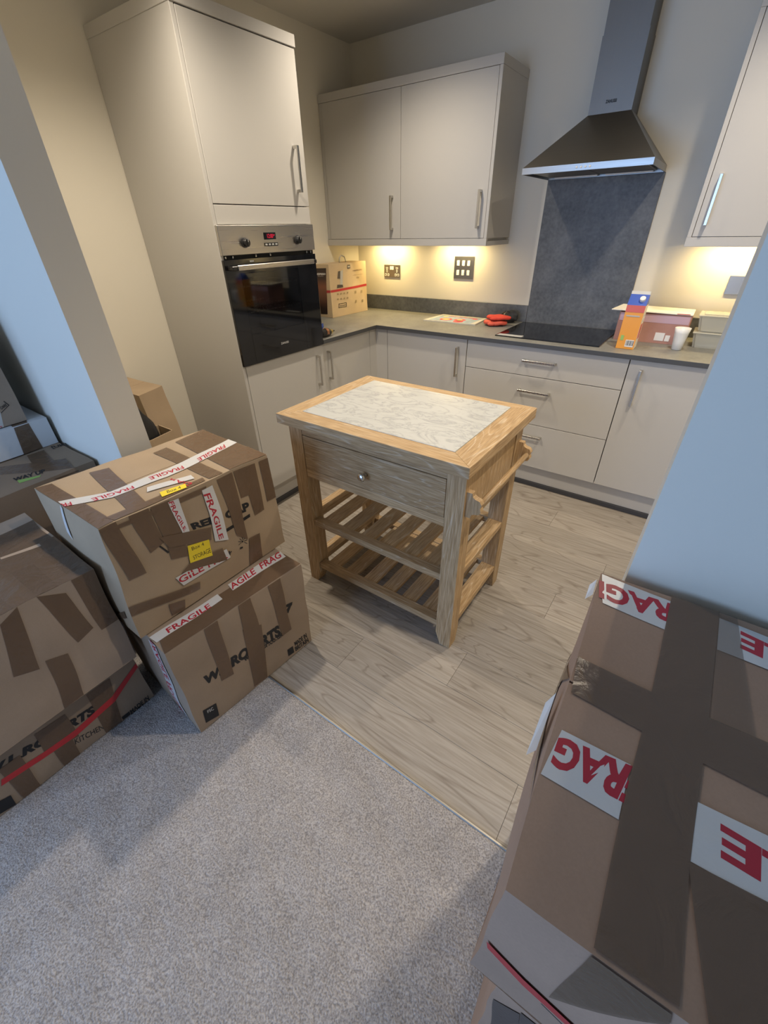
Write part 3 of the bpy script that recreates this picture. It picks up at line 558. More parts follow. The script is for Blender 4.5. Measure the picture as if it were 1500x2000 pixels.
PRINTS = {
 'B': [
  ['text','black',['f',0.1425,0.4705,0.7455,0.381,0.723,0.5322,0.1336,0.5692],'W.L.ROBERTS',0.3,0.06],
  ['text','black',['f',0.4145,0.3781,0.7481,0.332,0.7385,0.4369,0.4113,0.4663],'wlrpaper.co.uk',0,0.02],
  ['text','black',['f',0.8355,0.1029,0.9606,0.0883,0.9549,0.1531,0.8288,0.1628],'MADE IN',0,0.03],
  ['text','black',['f',0.8329,0.0323,0.9703,0.0177,0.9642,0.0813,0.8283,0.0939],'BRITAIN',0,0.03],
  ['tape','ink',[['f',0.7618,0.0457,0.8171,0.0367,0.8126,0.13,0.7582,0.1377]]],
  ['tape','ink',[['f',0.0494,0.0665,0.1411,0.0349,0.1522,0.197,0.0624,0.2238]]],
  ['text','grey',['f',0.0838,0.1558,0.1254,0.1416,0.1239,0.1839,0.0839,0.1899],'FSC',0,0.02],
  ['tape','ink',[['f',0.8096,0.6492,0.8706,0.6207,0.8786,0.6555,0.8103,0.6808]]],
  ['tape','ink',[['f',0.826,0.5643,0.8775,0.6465,0.8681,0.6608,0.8037,0.605]]],
  ['tape','brown',[['f',0.2406,1.0,0.3306,1.0,0.3203,0.3683,0.2316,0.3986],['t',0.2409,0.0011,0.3321,0.0049,0.3808,0.1999,0.2895,0.1966]]],
  ['tape','brown',[['f',0.4816,0.9974,0.5723,1.0,0.5822,0.5856,0.4647,0.7413],['t',0.4806,0.0,0.5734,0.0026,0.6052,0.1222,0.5109,0.1576]]],
  ['tape','brown',[['f',0.4603,0.7509,0.5959,0.6698,0.5529,0.0,0.4357,0.02]]],
  ['tape','brown',[['f',0.7137,1.0,0.8143,1.0,0.822,0.3576,0.7342,0.3668]]],
  ['tape','brown',[['t',0.0,0.0,1.0,0.0077,1.0,0.2234,0.0464,0.2232]]],
  ['tape','white',[['t',0.0109,0.1359,0.4542,0.1565,0.4581,0.2383,0.0,0.2237]]],
  ['text','red',['t',0.0887,0.1504,0.3695,0.1501,0.3768,0.206,0.0919,0.2068],'FRAGILE',0,0.02],
  ['tape','white',[['t',0.5425,0.174,0.9884,0.1799,1.0,0.2763,0.5533,0.2681]]],
  ['text','red',['t',0.5444,0.1856,0.9675,0.203,0.9941,0.2832,0.5575,0.2617],'AGILE  FRAG',0,0.02],
  ['tape','white',[['l',0.7491,0.9717,0.8745,1.0,0.8038,0.0,0.6832,0.1017]]],
  ['text','red',['l',0.8751,1.0427,0.7268,-0.0311,0.6468,-0.025,0.7859,0.9955],'FRAGILE FRAGILE',0,0.02],
 ],
 'A': [
  ['text','black',['f',0.419,0.6715,0.7939,0.5642,0.7937,0.6576,0.4115,0.7346],'REFL CAP',0,0.05],
  ['tape','ink',[['f',0.6071,0.4955,0.783,0.501,0.7845,0.5336,0.6093,0.5284]]],
  ['tape','ink',[['f',0.2201,0.6872,0.255,0.5898,0.2629,0.5982,0.2295,0.689]]],
  ['tape','ink',[['f',0.6889,0.3306,0.6939,0.3601,0.697,0.3572,0.692,0.3277]]],
  ['tape','ink',[['f',0.6951,0.3233,0.7108,0.3374,0.7129,0.3323,0.6972,0.3182]]],
  ['tape','ink',[['f',0.6996,0.31,0.7219,0.299,0.7219,0.2935,0.6996,0.3046]]],
  ['tape','ink',[['f',0.6986,0.2966,0.717,0.2624,0.7149,0.2591,0.6965,0.2934]]],
  ['tape','ink',[['f',0.682,0.3291,0.6741,0.3592,0.6769,0.3602,0.6849,0.3301]]],
  ['tape','ink',[['f',0.6776,0.32,0.6596,0.3369,0.6604,0.3417,0.6784,0.3248]]],
  ['tape','ink',[['f',0.6779,0.3071,0.6586,0.301,0.6572,0.3065,0.6766,0.3126]]],
  ['tape','ink',[['f',0.6588,0.2521,0.6802,0.2439,0.6814,0.2607,0.6635,0.2704]]],
  ['tape','ink',[['f',0.6814,0.3091,0.6919,0.3042,0.6931,0.3208,0.6826,0.3256]]],
  ['text','black',['f',0.5701,0.2642,0.6027,0.2504,0.6048,0.2987,0.5729,0.3112],'*',0,0.02],
  ['tape','brown',[['t',0.0,0.0,0.0777,0.0084,0.0755,0.9574,0.0014,0.9892],['f',0.0004,0.9952,0.0807,1.0,0.1269,0.5243,0.0415,0.5313]]],
  ['tape','brown',[['t',0.1635,0.0318,0.26,0.0311,0.3505,0.8799,0.2555,0.9203],['f',0.1419,1.0,0.2427,1.0,0.2568,0.6985,0.1747,0.666]]],
  ['tape','brown',[['t',0.6079,0.0201,0.6915,0.0042,0.699,0.8774,0.6105,0.8745],['f',0.6392,0.9796,0.7435,0.9789,0.7262,0.3023,0.6629,0.4057]]],
  ['tape','brown',[['t',0.7377,0.0021,0.9935,0.0,1.0,0.9934,0.7744,0.9161],['f',0.7945,0.9759,0.9028,0.9722,0.893,0.4953,0.8184,0.4888],['f',0.7531,0.9786,0.8584,0.9717,0.8413,0.7108,0.7523,0.7235]]],
  ['tape','brown',[['f',0.9332,0.9738,1.0,0.9742,1.0,0.556,0.9293,0.5607],['t',0.8831,0.0,0.9992,0.0,1.0,0.2734,0.9107,0.2881]]],
  ['tape','brown',[['f',0.2527,0.9994,0.3528,0.9897,0.3594,0.476,0.2639,0.5274]]],
  ['tape','brown',[['f',0.7337,0.3022,0.8165,0.2887,0.8064,0.001,0.7059,0.0]]],
  ['tape','brown',[['f',0.0,0.9733,0.5674,0.9717,0.5586,0.9278,0.0577,0.9451],['t',0.0831,0.0103,0.5825,0.0199,0.5937,0.0843,0.0666,0.0964]]],
  ['tape','brown',[['f',0.0,0.3308,0.3732,0.1818,0.3627,0.1081,0.0,0.2396],['l',0.5673,0.0178,0.9115,0.2513,0.8974,0.1662,0.6173,0.0]]],
  ['tape','brown',[['f',0.1781,0.15,0.266,0.1029,0.2533,0.0,0.1788,0.0212]]],
  ['tape','white',[['t',0.0,0.4886,0.186,0.3525,0.2154,0.4591,0.005,0.5977],['t',0.186,0.3525,0.4778,0.3227,0.5139,0.456,0.2154,0.4591],['t',0.4778,0.3227,0.7799,0.3713,0.8221,0.5151,0.5139,0.456],['t',0.7799,0.3713,0.9986,0.4339,1.0,0.5728,0.8221,0.5151],['l',0.4566,1.0,0.4832,0.99,0.4554,0.7214,0.4077,0.7731]]],
  ['text','red',['t',0.3123,0.4059,0.1175,0.464,0.1116,0.4008,0.3047,0.35],'FRAGILE',0,0.02],
  ['text','red',['t',0.608,0.4151,0.412,0.4351,0.4026,0.3724,0.5976,0.3525],'FRAGILE',0,0.02],
  ['text','red',['t',0.9347,0.5032,0.7114,0.4293,0.6982,0.3611,0.9106,0.4222],'FRAGILE',0,0.02],
  ['text','red',['t',0.041,0.5228,-0.001,0.5513,-0.0093,0.4915,0.0305,0.4663],'FR',0,0.02],
  ['tape','white',[['t',0.32,0.2109,0.561,0.122,0.5716,0.2013,0.3466,0.2797]]],
  ['text','red',['t',0.4814,0.2681,0.5248,0.0637,0.4848,0.034,0.4678,0.2553],'RAG',0,0.02],
  ['tape','white',[['f',0.5234,0.4737,0.5351,0.9539,0.6027,0.958,0.6045,0.4193]]],
  ['text','red',['f',0.5339,0.9161,0.5491,0.4653,0.5784,0.4623,0.5753,0.9081],'FRAGILE',0,0.02],
  ['tape','white',[['f',0.3586,0.656,0.342,0.9804,0.4003,0.9744,0.3938,0.6413]]],
  ['text','red',['f',0.3442,0.9783,0.3655,0.7001,0.3819,0.7174,0.371,0.9739],'FRAGILE',0,0.02],
  ['tape','white',[['f',0.2808,0.2498,0.5865,0.2356,0.5746,0.3443,0.2541,0.3582]]],
  ['text','red',['f',0.2674,0.2859,0.5714,0.2463,0.5654,0.3311,0.2638,0.348],'GILE FRA',0,0.02],
  ['tape','brown',[['f',0.2687,0.6367,0.5032,0.5064,0.5187,0.6242,0.2377,0.754]]],
  ['tape','brown',[['f',0.2916,0.3704,0.5621,0.2329,0.5528,0.3761,0.3532,0.4109]]],
  ['note','',[['f',0.3525,0.4074,0.4853,0.3587,0.4894,0.5227,0.3627,0.568]]],
  ['text','black',['f',0.3809,0.5059,0.4554,0.492,0.4542,0.5257,0.3813,0.5395],'Box 4',0,0.0],
  ['text','black',['f',0.3766,0.4186,0.4828,0.3954,0.4823,0.4424,0.3763,0.4558],'STORAGE',0,0.0],
  ['note','',[['t',0.3382,0.0441,0.4709,0.0242,0.4916,0.0922,0.3569,0.1245]]],
  ['text','black',['t',0.3751,0.0609,0.448,0.0441,0.4587,0.0874,0.3875,0.1039],'Box 4',0,0.0],
 ],
 'D': [
  ['tape','brown',[['f',0.5704,0.5339,0.6523,0.4697,0.7105,0.9999,0.6359,0.9434],['t',0.6555,0.0,0.7006,0.0035,0.6756,0.3369,0.6355,0.3421]]],
  ['tape','brown',[['f',0.8155,0.4883,0.8951,0.5365,0.87,0.9237,0.779,1.0],['t',0.7819,0.0005,0.8618,0.0,0.8571,0.3241,0.7721,0.3524]]],
  ['tape','brown',[['f',0.918,0.4708,1.0,0.4659,0.9982,0.9995,0.907,1.0],['t',0.9155,0.0283,1.0,0.0055,1.0,0.5286,0.8983,0.5251]]],
  ['tape','brown',[['f',0.6406,0.0,0.7293,0.0,0.762,0.4524,0.6834,0.5066]]],
  ['tape','film',[['t',0.6435,0.0,0.9997,0.0008,0.9864,0.6946,0.7179,0.8662]]],
  ['tape','film',[['t',0.7442,0.5611,0.987,0.6835,1.0,0.8426,0.7891,0.8205]]],
  ['tape','card',[['t',0.7803,0.5338,0.931,0.4877,0.933,0.5254,0.7825,0.5571]]],
 ],
 'C': [
  ['text','black',['f',0.1947,0.5627,0.7149,0.3977,0.715,0.5353,0.2056,0.6762],'W.L.ROBERTS',0.3,0.06],
  ['text','black',['f',0.8422,-0.0017,0.967,0.0145,0.9715,0.0899,0.8459,0.0756],'MADE IN',0,0.03],
  ['text','black',['f',0.8358,-0.0766,0.963,-0.0594,0.968,0.0197,0.8424,0.0053],'BRITAIN',0,0.03],
  ['tape','ink',[['f',0.7922,0.0053,0.84,0.0042,0.8413,0.0689,0.7933,0.0667]]],
  ['text','black',['f',0.5481,0.1958,0.6932,0.1023,0.7001,0.1869,0.5566,0.28],'KITCHEN',0,-0.005],
  ['tape','ink',[['f',0.1145,0.052,0.21,0.0,0.2201,0.1814,0.1424,0.2344]]],
  ['tape','brown',[['f',0.6885,0.0021,0.7845,0.0,0.8486,0.7309,0.7141,0.7264]]],
  ['tape','brown',[['f',0.4249,0.3787,0.583,0.2743,0.5919,0.6972,0.4433,0.7004]]],
  ['tape','brown',[['f',0.4513,0.0,0.5376,0.0,0.5529,0.3271,0.457,0.3316]]],
  ['tape','brown',[['f',0.2461,0.0,0.3274,0.0,0.3478,0.5718,0.252,0.5783]]],
  ['tape','red',[['f',0.2181,0.3698,0.4038,0.3205,0.4162,0.3957,0.2351,0.443],['f',0.4038,0.3205,0.5665,0.3051,0.5809,0.3951,0.4162,0.3957],['f',0.5665,0.3051,0.8115,0.3647,0.8094,0.4573,0.5809,0.3951],['f',0.8115,0.3647,1.0,0.6113,1.0,0.6882,0.8094,0.4573]]],
 ],
 'E': [
  ['tape','green',[['t',0.5633,0.0887,0.6763,0.0711,0.6919,0.0898,0.5682,0.1376]]],
  ['tape','brown',[['t',0.5336,0.3068,0.8686,0.0,0.9028,0.1948,0.5798,0.4346]]],
  ['tape','brown',[['t',0.7188,0.244,0.8336,0.1655,0.8746,0.4575,0.7651,0.4732]]],
  ['text','black',['t',0.9216,0.4153,1.0193,0.398,1.0263,0.4575,0.9286,0.4766],'[UK]',0,0.03],
  ['tape','brown',[['f',0.7548,0.9776,0.8837,0.9753,0.8847,0.982,0.7245,0.9883]]],
  ['tape','ink',[['f',0.9175,0.9447,1.0,0.9457,1.0,0.9597,0.9264,0.9656]]],
  ['text','black',['t',0.5526,0.138,0.7264,0.1019,0.7459,0.1632,0.5628,0.1856],'WAY UP',0,0.04],
 ],
 'F': [
  ['tape','brown',[['f',0.6613,0.0,0.8438,0.0,0.8316,0.9765,0.6962,0.9673],['t',0.6898,0.0,0.8264,0.0,0.8839,0.1887,0.7202,0.1593]]],
 ],
 'G': [
  ['tape','white',[['f',0.6934,0.0,0.7822,0.0,0.8138,0.1374,0.7457,0.1429]]],
  ['text','red',['f',0.6788,-0.0053,0.7742,-0.0308,0.7828,0.0164,0.6998,0.0367],'FRAGIL',0,0.02],
  ['tape','ink',[['f',0.8165,0.1284,0.9124,0.1758,0.911,0.1819,0.8149,0.1338]]],
  ['tape','ink',[['f',0.9068,0.1735,0.914,0.1761,0.8869,0.2276,0.8804,0.2231]]],
  ['text','black',['f',0.8303,0.1564,0.8916,0.1781,0.8892,0.2029,0.83,0.1847],'CARE',0,0.03],
 ],
 'J': [
  ['tape','white',[['t',0.1049,0.2332,0.0023,0.232,0.0117,0.3554,0.1082,0.3619]]],
  ['text','red',['t',0.1353,0.3674,0.0106,0.3387,0.0094,0.2618,0.1215,0.2715],'FRAG',0,0.04],
  ['tape','white',[['t',0.1316,0.8406,0.0171,0.8515,0.002,0.992,0.1355,0.9742]]],
  ['text','red',['t',0.1706,0.967,-0.0015,0.9549,0.008,0.8688,0.1676,0.8774],'FRAGI',0,0.04],
  ['tape','white',[['t',0.2116,0.837,0.3407,0.8272,0.3494,0.9537,0.2157,0.9722]]],
  ['text','red',['t',0.3193,0.9222,0.2485,0.9472,0.2457,0.8746,0.313,0.8568],'LE',0,0.04],
  ['tape','white',[['t',0.1839,0.2336,0.2813,0.2387,0.2885,0.3659,0.1878,0.3585]]],
  ['text','red',['t',0.3055,0.3272,0.2174,0.339,0.2173,0.2722,0.301,0.2652],'LE',0,0.04],
  ['tape','brown',[['t',0.0077,0.4667,0.3142,0.4497,0.3244,0.5937,0.0,0.594],['l',0.3011,0.5,0.8418,1.0,0.1711,0.5585,0.4917,1.0]]],
  ['tape','brown',[['t',0.0976,0.008,0.1781,0.0101,0.2158,1.0,0.1346,1.0],['f',0.0948,0.4692,0.1771,0.9442,0.1724,1.0,0.0961,0.9994]]],
  ['tape','thin',[['t',0.2025,0.5887,0.2599,0.5936,0.2441,1.0,0.2148,1.0]]],
  ['tape','brown',[['t',0.2036,0.0056,0.3118,0.0285,0.2996,0.2448,0.1844,0.2315]]],
  ['tape','red',[['f',0.0084,0.4014,0.0672,0.3312,0.0632,0.4138,0.005,0.4697],['f',0.0672,0.3312,0.152,0.3332,0.1516,0.3951,0.0632,0.4138]]],
  ['tape','ink',[['f',0.0938,0.3123,0.1287,0.2883,0.1273,0.305,0.0943,0.3255]]],
 ],
 'K': [
  ['tape','dark',[['f',0.0224,0.6252,0.067,0.7917,0.0548,0.852,0.0084,0.8001]]],
  ['tape','dark',[['f',0.067,0.7917,0.0878,0.87,0.0835,0.8711,0.0541,0.8656]]],
 ],
 'N': [
  ['tape','red',[['f',0.0072,0.4849,1.0,0.5087,1.0,0.5529,0.0,0.529],['l',0.6242,0.4735,1.0,0.4861,0.9983,0.5289,0.6621,0.5274]]],
  ['tape','photo',[['l',0.1333,0.0561,0.6327,0.0605,0.8264,0.9329,0.0901,0.9259]]],
  ['text','white',['l',0.0796,0.7996,0.7448,0.8105,0.7498,0.8448,0.0767,0.8419],'NESPRESSO',0,0.03],
  ['text','white',['l',0.184,0.7726,0.5915,0.7797,0.5885,0.7918,0.1894,0.7868],'by machines',0,0.0],
  ['text','brown',['f',0.6259,0.8282,0.8888,0.8284,0.8909,0.8559,0.6283,0.8551],'NESPRESSO',0,0.01],
  ['text','brown',['f',0.6189,0.7509,0.89,0.7467,0.8912,0.7615,0.6202,0.7654],'coffee machine',0,0.0],
  ['text','brown',['f',0.7071,0.6836,0.788,0.6819,0.7907,0.7156,0.71,0.717],'XN',0,0.0],
  ['text','black',['f',0.2028,0.1872,0.3649,0.1892,0.368,0.2195,0.2066,0.222],"De'Longhi",0,0.02],
  ['tape','ink',[['f',0.1692,0.1718,0.3841,0.1659,0.385,0.175,0.1702,0.1808]]],
  ['tape','ink',[['f',0.1775,0.2463,0.3916,0.2418,0.3925,0.2509,0.1784,0.2552]]],
  ['tape','ink',[['f',0.1692,0.1718,0.1815,0.17,0.1906,0.2525,0.1783,0.2542]]],
  ['tape','ink',[['f',0.3726,0.1655,0.3853,0.1637,0.3935,0.2466,0.3809,0.2484]]],
  ['tape','dark',[['f',0.4767,0.8882,0.558,0.8914,0.5564,0.963,0.4814,0.9636]]],
  ['text','white',['f',0.4956,0.9105,0.5417,0.9118,0.5444,0.9402,0.4983,0.9388],'N',0,0.02],
  ['tape','dark',[['f',0.2016,0.7315,0.2681,0.7252,0.2834,0.8658,0.2228,0.8614]]],
  ['tape','grey',[['f',0.2526,0.5825,0.3214,0.5848,0.3523,0.8791,0.2824,0.8565]]],
  ['tape','dark',[['f',0.1687,0.5578,0.332,0.5543,0.3234,0.604,0.1823,0.6189]]],
  ['tape','faint',[['f',0.154,0.4281,0.192,0.4273,0.1952,0.4564,0.1573,0.4571]]],
  ['tape','faint',[['f',0.2385,0.4265,0.277,0.4258,0.2801,0.455,0.2416,0.4557]]],
  ['tape','faint',[['f',0.3241,0.425,0.3633,0.4242,0.3663,0.4537,0.3272,0.4544]]],
  ['tape','faint',[['f',0.4111,0.4234,0.4508,0.4226,0.4537,0.4523,0.4141,0.453]]],
  ['tape','faint',[['f',0.1431,0.3309,0.1812,0.3298,0.1844,0.3591,0.1464,0.3601]]],
  ['tape','faint',[['f',0.2278,0.3286,0.2665,0.3275,0.2697,0.3571,0.231,0.3581]]],
  ['tape','faint',[['f',0.3139,0.3263,0.3532,0.3251,0.3562,0.355,0.317,0.356]]],
  ['tape','faint',[['f',0.4012,0.3239,0.4411,0.3228,0.444,0.3528,0.4042,0.3538]]],
  ['tape','faint',[['f',0.6312,0.3997,0.6754,0.3985,0.6798,0.4501,0.6356,0.4501]]],
  ['tape','faint',[['f',0.8095,0.3885,0.8551,0.3872,0.8591,0.4396,0.8135,0.4397]]],
  ['tape','faint',[['f',0.6297,0.2141,0.6744,0.2121,0.6789,0.2648,0.6342,0.2655]]],
  ['tape','faint',[['f',0.8252,0.1978,0.8714,0.1957,0.8754,0.2493,0.8292,0.2501]]],
  ['tape','grey',[['t',0.0,0.0,0.0,0.0,0.299,0.0,0.2325,0.0]]],
 ],
}

# ------------------------------------------------------------ cartons
FACE = {'f':(0,1,5,4),'r':(1,2,6,5),'k':(2,3,7,6),'l':(3,0,4,7),'t':(4,5,6,7),'b':(3,2,1,0)}
def wob(p, a):
    return Vector((math.sin(p.y*21+p.z*13+1)+math.sin(p.z*37+p.x*5), math.sin(p.x*19+p.z*17+2)+math.sin(p.z*29-p.y*7), math.sin(p.x*23+p.y*15)+math.sin(p.y*31+.5)))*a*.5
class Carton:
    def __init__(s, key, bulge=.004, wobble=.0022):
        s.h = [Vector(q) for q in CARTONS[key]]; s.bulge = bulge; s.w = wobble
    def at(s, face, u, v, h=0):
        a,b,c,d = [s.h[i] for i in FACE[face]]
        p = a*(1-u)*(1-v)+b*u*(1-v)+c*u*v+d*(1-u)*v
        n = ((b-a)*(1-v)+(c-d)*v).cross((d-a)*(1-u)+(c-b)*u).normalized()
        k = 16*max(0,u*(1-u)*v*(1-v))
        bl = s.bulge*k
        if face == 't': bl *= -.35
        if face == 'b': bl = 0
        q = wob(p, s.w)
        if face == 'b' or v == 0 and face in 'frkl': q.z = 0
        return p+n*(bl+h)+q
    def grid(s, mb, face, u0=0, u1=1, v0=0, v1=1, nu=16, nv=16, h=0):
        V = []
        for j in range(nv+1):
            for i in range(nu+1):
                V.append(mb.bm.verts.new(s.at(face, u0+(u1-u0)*i/nu, v0+(v1-v0)*j/nv, h)))
        for j in range(nv):
            for i in range(nu):
                k = j*(nu+1)+i; mb.bm.faces.new((V[k],V[k+1],V[k+nu+2],V[k+nu+1]))
        return V
def carton(key, name, label, mat='card', cat='box', bulge=.004, wobble=.0022, flaps=True, group=None, open_top=False):
    c = Carton(key, bulge, wobble); ctr = sum(c.h[:4], Vector())/4
    t = thing(name, label, cat, tuple(ctr), group)
    m = MB()
    for f in 'frkl': c.grid(m, f)
    c.grid(m, 'b', nu=2, nv=2); c.grid(m, 't', h=-.004 if flaps else 0)
    m.build('body', mat, t, 'auto')
    if flaps:
        for v0,v1 in ((0.0,.4965),(.5035,1.0)):
            m = MB(); V = c.grid(m, 't', 0, 1, v0, v1, 20, 10, 0)
            r = bmesh.ops.extrude_face_region(m.bm, geom=list(m.bm.faces))
            for v in r['geom']:
                if isinstance(v, bmesh.types.BMVert): v.co.z -= .0038
            m.build('flap', mat, t, 'auto')
    KN = {'brown':('brown_tape','brown_tape'),'white':('fragile_tape','white_tape'),'thin':('clear_tape','thin_tape'),'film':('plastic_wrap','film'),'red':('red_stripe','red_tape'),
          'ink':('printed_mark','ink'),'dark':('dark_patch','dark_tape'),'green':('green_label','green_print'),'grey':('printed_mark','grey_print'),'faint':('printed_mark','faint_print'),'card':('paper_strip','card_pale'),'photo':('printed_photo','photo')}
    TM = {'black':'ink','red':'red_print','grey':'grey_print','white':'white_print','brown':'brown_print'}
    last = t
    for k, e in enumerate(PRINTS.get(key, [])):
        h = .0008+k*.00009
        if e[0] in ('tape','note'):
            m = MB(); nm, mt = KN[e[1]] if e[0] == 'tape' else ('sticky_note','note')
            for q in e[2]:
                f, P = q[0], [(q[1+2*i],q[2+2*i]) for i in range(4)]
                E4 = [(c.at(f,*P[i])-c.at(f,*P[(i+1)%4])).length for i in range(4)]; L1 = max(E4[0],E4[2]); L2 = max(E4[1],E4[3])
                nu = max(1,min(24,int(L1/.022)+1)); nv = max(1,min(24,int(L2/.022)+1)); V = []
                for j in range(nv+1):
                    for i in range(nu+1):
                        a, b = i/nu, j/nv
                        u = P[0][0]*(1-a)*(1-b)+P[1][0]*a*(1-b)+P[2][0]*a*b+P[3][0]*(1-a)*b
                        v = P[0][1]*(1-a)*(1-b)+P[1][1]*a*(1-b)+P[2][1]*a*b+P[3][1]*(1-a)*b
                        V.append(m.bm.verts.new(c.at(f,u,v,h)))
                for j in range(nv):
                    for i in range(nu):
                        x = j*(nu+1)+i; m.bm.faces.new((V[x],V[x+1],V[x+nu+2],V[x+nu+1]))
            ob = m.build(nm, mt, t, True)
            if nm in ('fragile_tape','sticky_note'): last = ob
        else:
            _, colr, q, s, shear, bold = e; f = q[0]; P = [(q[1+2*i],q[2+2*i]) for i in range(4)]
            V, F = text_mesh(s, shear, bold); W = []
            for a, b in V:
                u = P[0][0]*(1-a)*(1-b)+P[1][0]*a*(1-b)+P[2][0]*a*b+P[3][0]*(1-a)*b
                v = P[0][1]*(1-a)*(1-b)+P[1][1]*a*(1-b)+P[2][1]*a*b+P[3][1]*(1-a)*b
                if colr == 'red' : u = min(max(u,0),1); v = min(max(v,0),1)
                W.append(c.at(f,u,v,h))
            onp = last if (colr == 'red' or s in ('Box 4','STORAGE')) else t
            MB().poly(W,F).build('red_lettering' if colr == 'red' else 'lettering', TM[colr], onp)
    return t
# photo print on the coffee machine carton: dark with a copper glow
m_, n_t, b_, o_ = nt('photo'); setp(b_, (.02,.015,.012), .4)
tc = nd(n_t,'ShaderNodeTexCoord'); sx = nd(n_t,'ShaderNodeSeparateXYZ'); rp = nd(n_t,'ShaderNodeValToRGB')
n_t.links.new(tc.outputs['Object'], sx.inputs[0]); mr = nd(n_t,'ShaderNodeMapRange'); mr.inputs[1].default_value = 0; mr.inputs[2].default_value = .34
n_t.links.new(sx.outputs['Z'], mr.inputs[0]); n_t.links.new(mr.outputs[0], rp.inputs[0]); n_t.links.new(rp.outputs[0], b_.inputs['Base Color'])
e = rp.color_ramp.elements; e[0].position = 0; e[0].color = (.02,.012,.01,1); e[1].position = 1; e[1].color = (.03,.018,.012,1)
for ps, cl_ in ((.18,(.03,.015,.01,1)),(.42,(.16,.06,.03,1)),(.60,(.22,.075,.035,1)),(.75,(.05,.025,.016,1))):
    q = e.new(ps); q.color = cl_

carton('B','moving_box','cardboard box on the floor under the Box 4 carton, FRAGILE tape on top','card')
carton('A','moving_box','large taped box with yellow notes, on top of the foremost left stack','card_tan', bulge=.006)
carton('C','moving_box','floor-level box at far left with red curved stripe and handwritten KITCHEN','card')
carton('D','moving_box','large box under brown tape and shiny film, on the KITCHEN box','card_pale', bulge=.007)
carton('E','moving_box','dark dusty box marked WAY UP against the left wall, under the white box','card_dark', bulge=.003)
carton('F','storage_box','low white box with brown tape, on the WAY UP box','white_card', bulge=.001, wobble=.0008, flaps=False)
carton('G','moving_box','grey-brown box at the far left edge, on top of the white box','card_pale', bulge=.003)
carton('J','moving_box','box in the right foreground covered in brown and FRAGILE tape, topmost of its stack','card_warm', bulge=.008)
carton('K','moving_box','box under the heavily taped one in the right foreground, only a corner in view','card_warm', bulge=.003)
carton('H','moving_box','tall worn cardboard box leaning in the nook between wall end and oven cabinet','card_tan', bulge=.004)
nb = carton('N','coffee_machine_box','tan coffee machine carton with a red stripe, on the worktop beside the oven','card_coffee', bulge=.001, wobble=.0008, flaps=False)
def arc(c, r, y, n=12): return [(c[0]+r*math.cos(math.pi*i/n), y, c[1]+r*.9*math.sin(math.pi*i/n)) for i in range(n+1)]
MB().tube([(.10,-.36,1.256),(.10,-.357,1.285),(.10,-.335,1.300),(.10,-.30,1.290),(.10,-.285,1.256)],.004).build('carry_handle','grey_print',nb,True)
# loose ends of fragile tape hanging off the big right-hand box
jb = [o for o in bpy.data.objects if o.get('label','').startswith('box in the right')][0]
for P in ([(2.433,-2.790,1.052),(2.427,-2.800,1.042),(2.428,-2.852,1.022),(2.435,-2.856,1.046)],[(2.428,-2.590,1.055),(2.422,-2.598,1.048),(2.423,-2.618,1.038),(2.430,-2.620,1.052)]):
    MB().poly(P,[(0,1,2,3)]).build('fragile_tape','white_tape',jb)
# small open carton with a black bag pushed in
t = thing('open_box', 'small open-topped cardboard box in the nook, in front of the tall leaning one', 'box', (.52,-2.30,0))
q = [(.600,-2.295),(.575,-2.180),(.455,-2.180),(.455,-2.42),(.600,-2.42)]
for a,b in zip(q, q[1:]+q[:1]):
    m = MB(); a_, b_ = Vector((*a,0)), Vector((*b,0)); n = Vector((b_.y-a_.y, -(b_.x-a_.x),0)).normalized()*-.004
    v = [a_,b_,b_+n,a_+n]; m.poly([p+Vector((0,0,.002)) for p in v]+[p+Vector((0,0,.70)) for p in v],[(0,1,2,3),(7,6,5,4),(0,4,5,1),(1,5,6,2),(2,6,7,3),(3,7,4,0)])
    m.build('side_wall','card_tan',t)
bx('base_panel', (.46,-2.415,.002), (.57,-2.19,.006), 'card_tan', t, 0)
random.seed(3)
def crump(a, f): return lambda p: p*(1+a*math.sin(p.x*f+p.y*3)*math.sin(p.y*f*1.3+1)+a*.6*math.sin(p.z*f*1.7+p.x*5))
tagit(MB().blob((.52,-2.31,.50),(.068,.10,.34),crump(.08,5),4).build('black_bag','black_plastic',smooth=True,loc=(.52,-2.31,.2)), 'black crumpled bag sticking up out of the small open box', 'bag')

# ------------------------------------------------------------ things on the worktop
WT = .9105
def slant(p, c, ang): # rotate about z through c
    ca, sa = math.cos(ang), math.sin(ang); x, y = p[0]-c[0], p[1]-c[1]; return (c[0]+x*ca-y*sa, c[1]+x*sa+y*ca, p[2])
t = thing('juice_carton', 'orange juice carton with a blue gable top, in front of the pink box', 'carton', (2.13,-.445,WT))
plain('oj_orange',(.80,.33,.03),.4); plain('oj_blue',(.03,.09,.42),.4); plain('oj_red',(.62,.12,.08),.4); plain('oj_pale',(.78,.74,.62),.45)
x0,x1,y0,y1,z0,z1 = 2.089,2.174,-.488,-.403,WT,1.118
bx('carton_body',(x0,y0,z0),(x1,y1,z1),'oj_orange',t,.001)
bx('side_print',(x1,y0+.002,z0+.002),(x1+.0008,y1-.002,z1-.002),'oj_pale',t,0)
bx('side_print',(x1+.0008,y0+.010,z0+.05),(x1+.0014,y1-.02,z0+.12),'oj_red',t,0)
bx('front_print',(x0+.001,y0-.0008,z1-.032),(x1-.001,y0,z1),'oj_red',t,0)
m = MB(); ym = (y0+y1)/2; ap = z1+.045
m.prism([(y0,z1),(y1,z1),(ym+.003,ap),(ym-.003,ap)],'x',x0,x1); m.build('gable_top','oj_blue',t)
bx('top_seam',(x0,ym-.0015,ap),(x1,ym+.0015,ap+.014),'oj_pale',t,0)
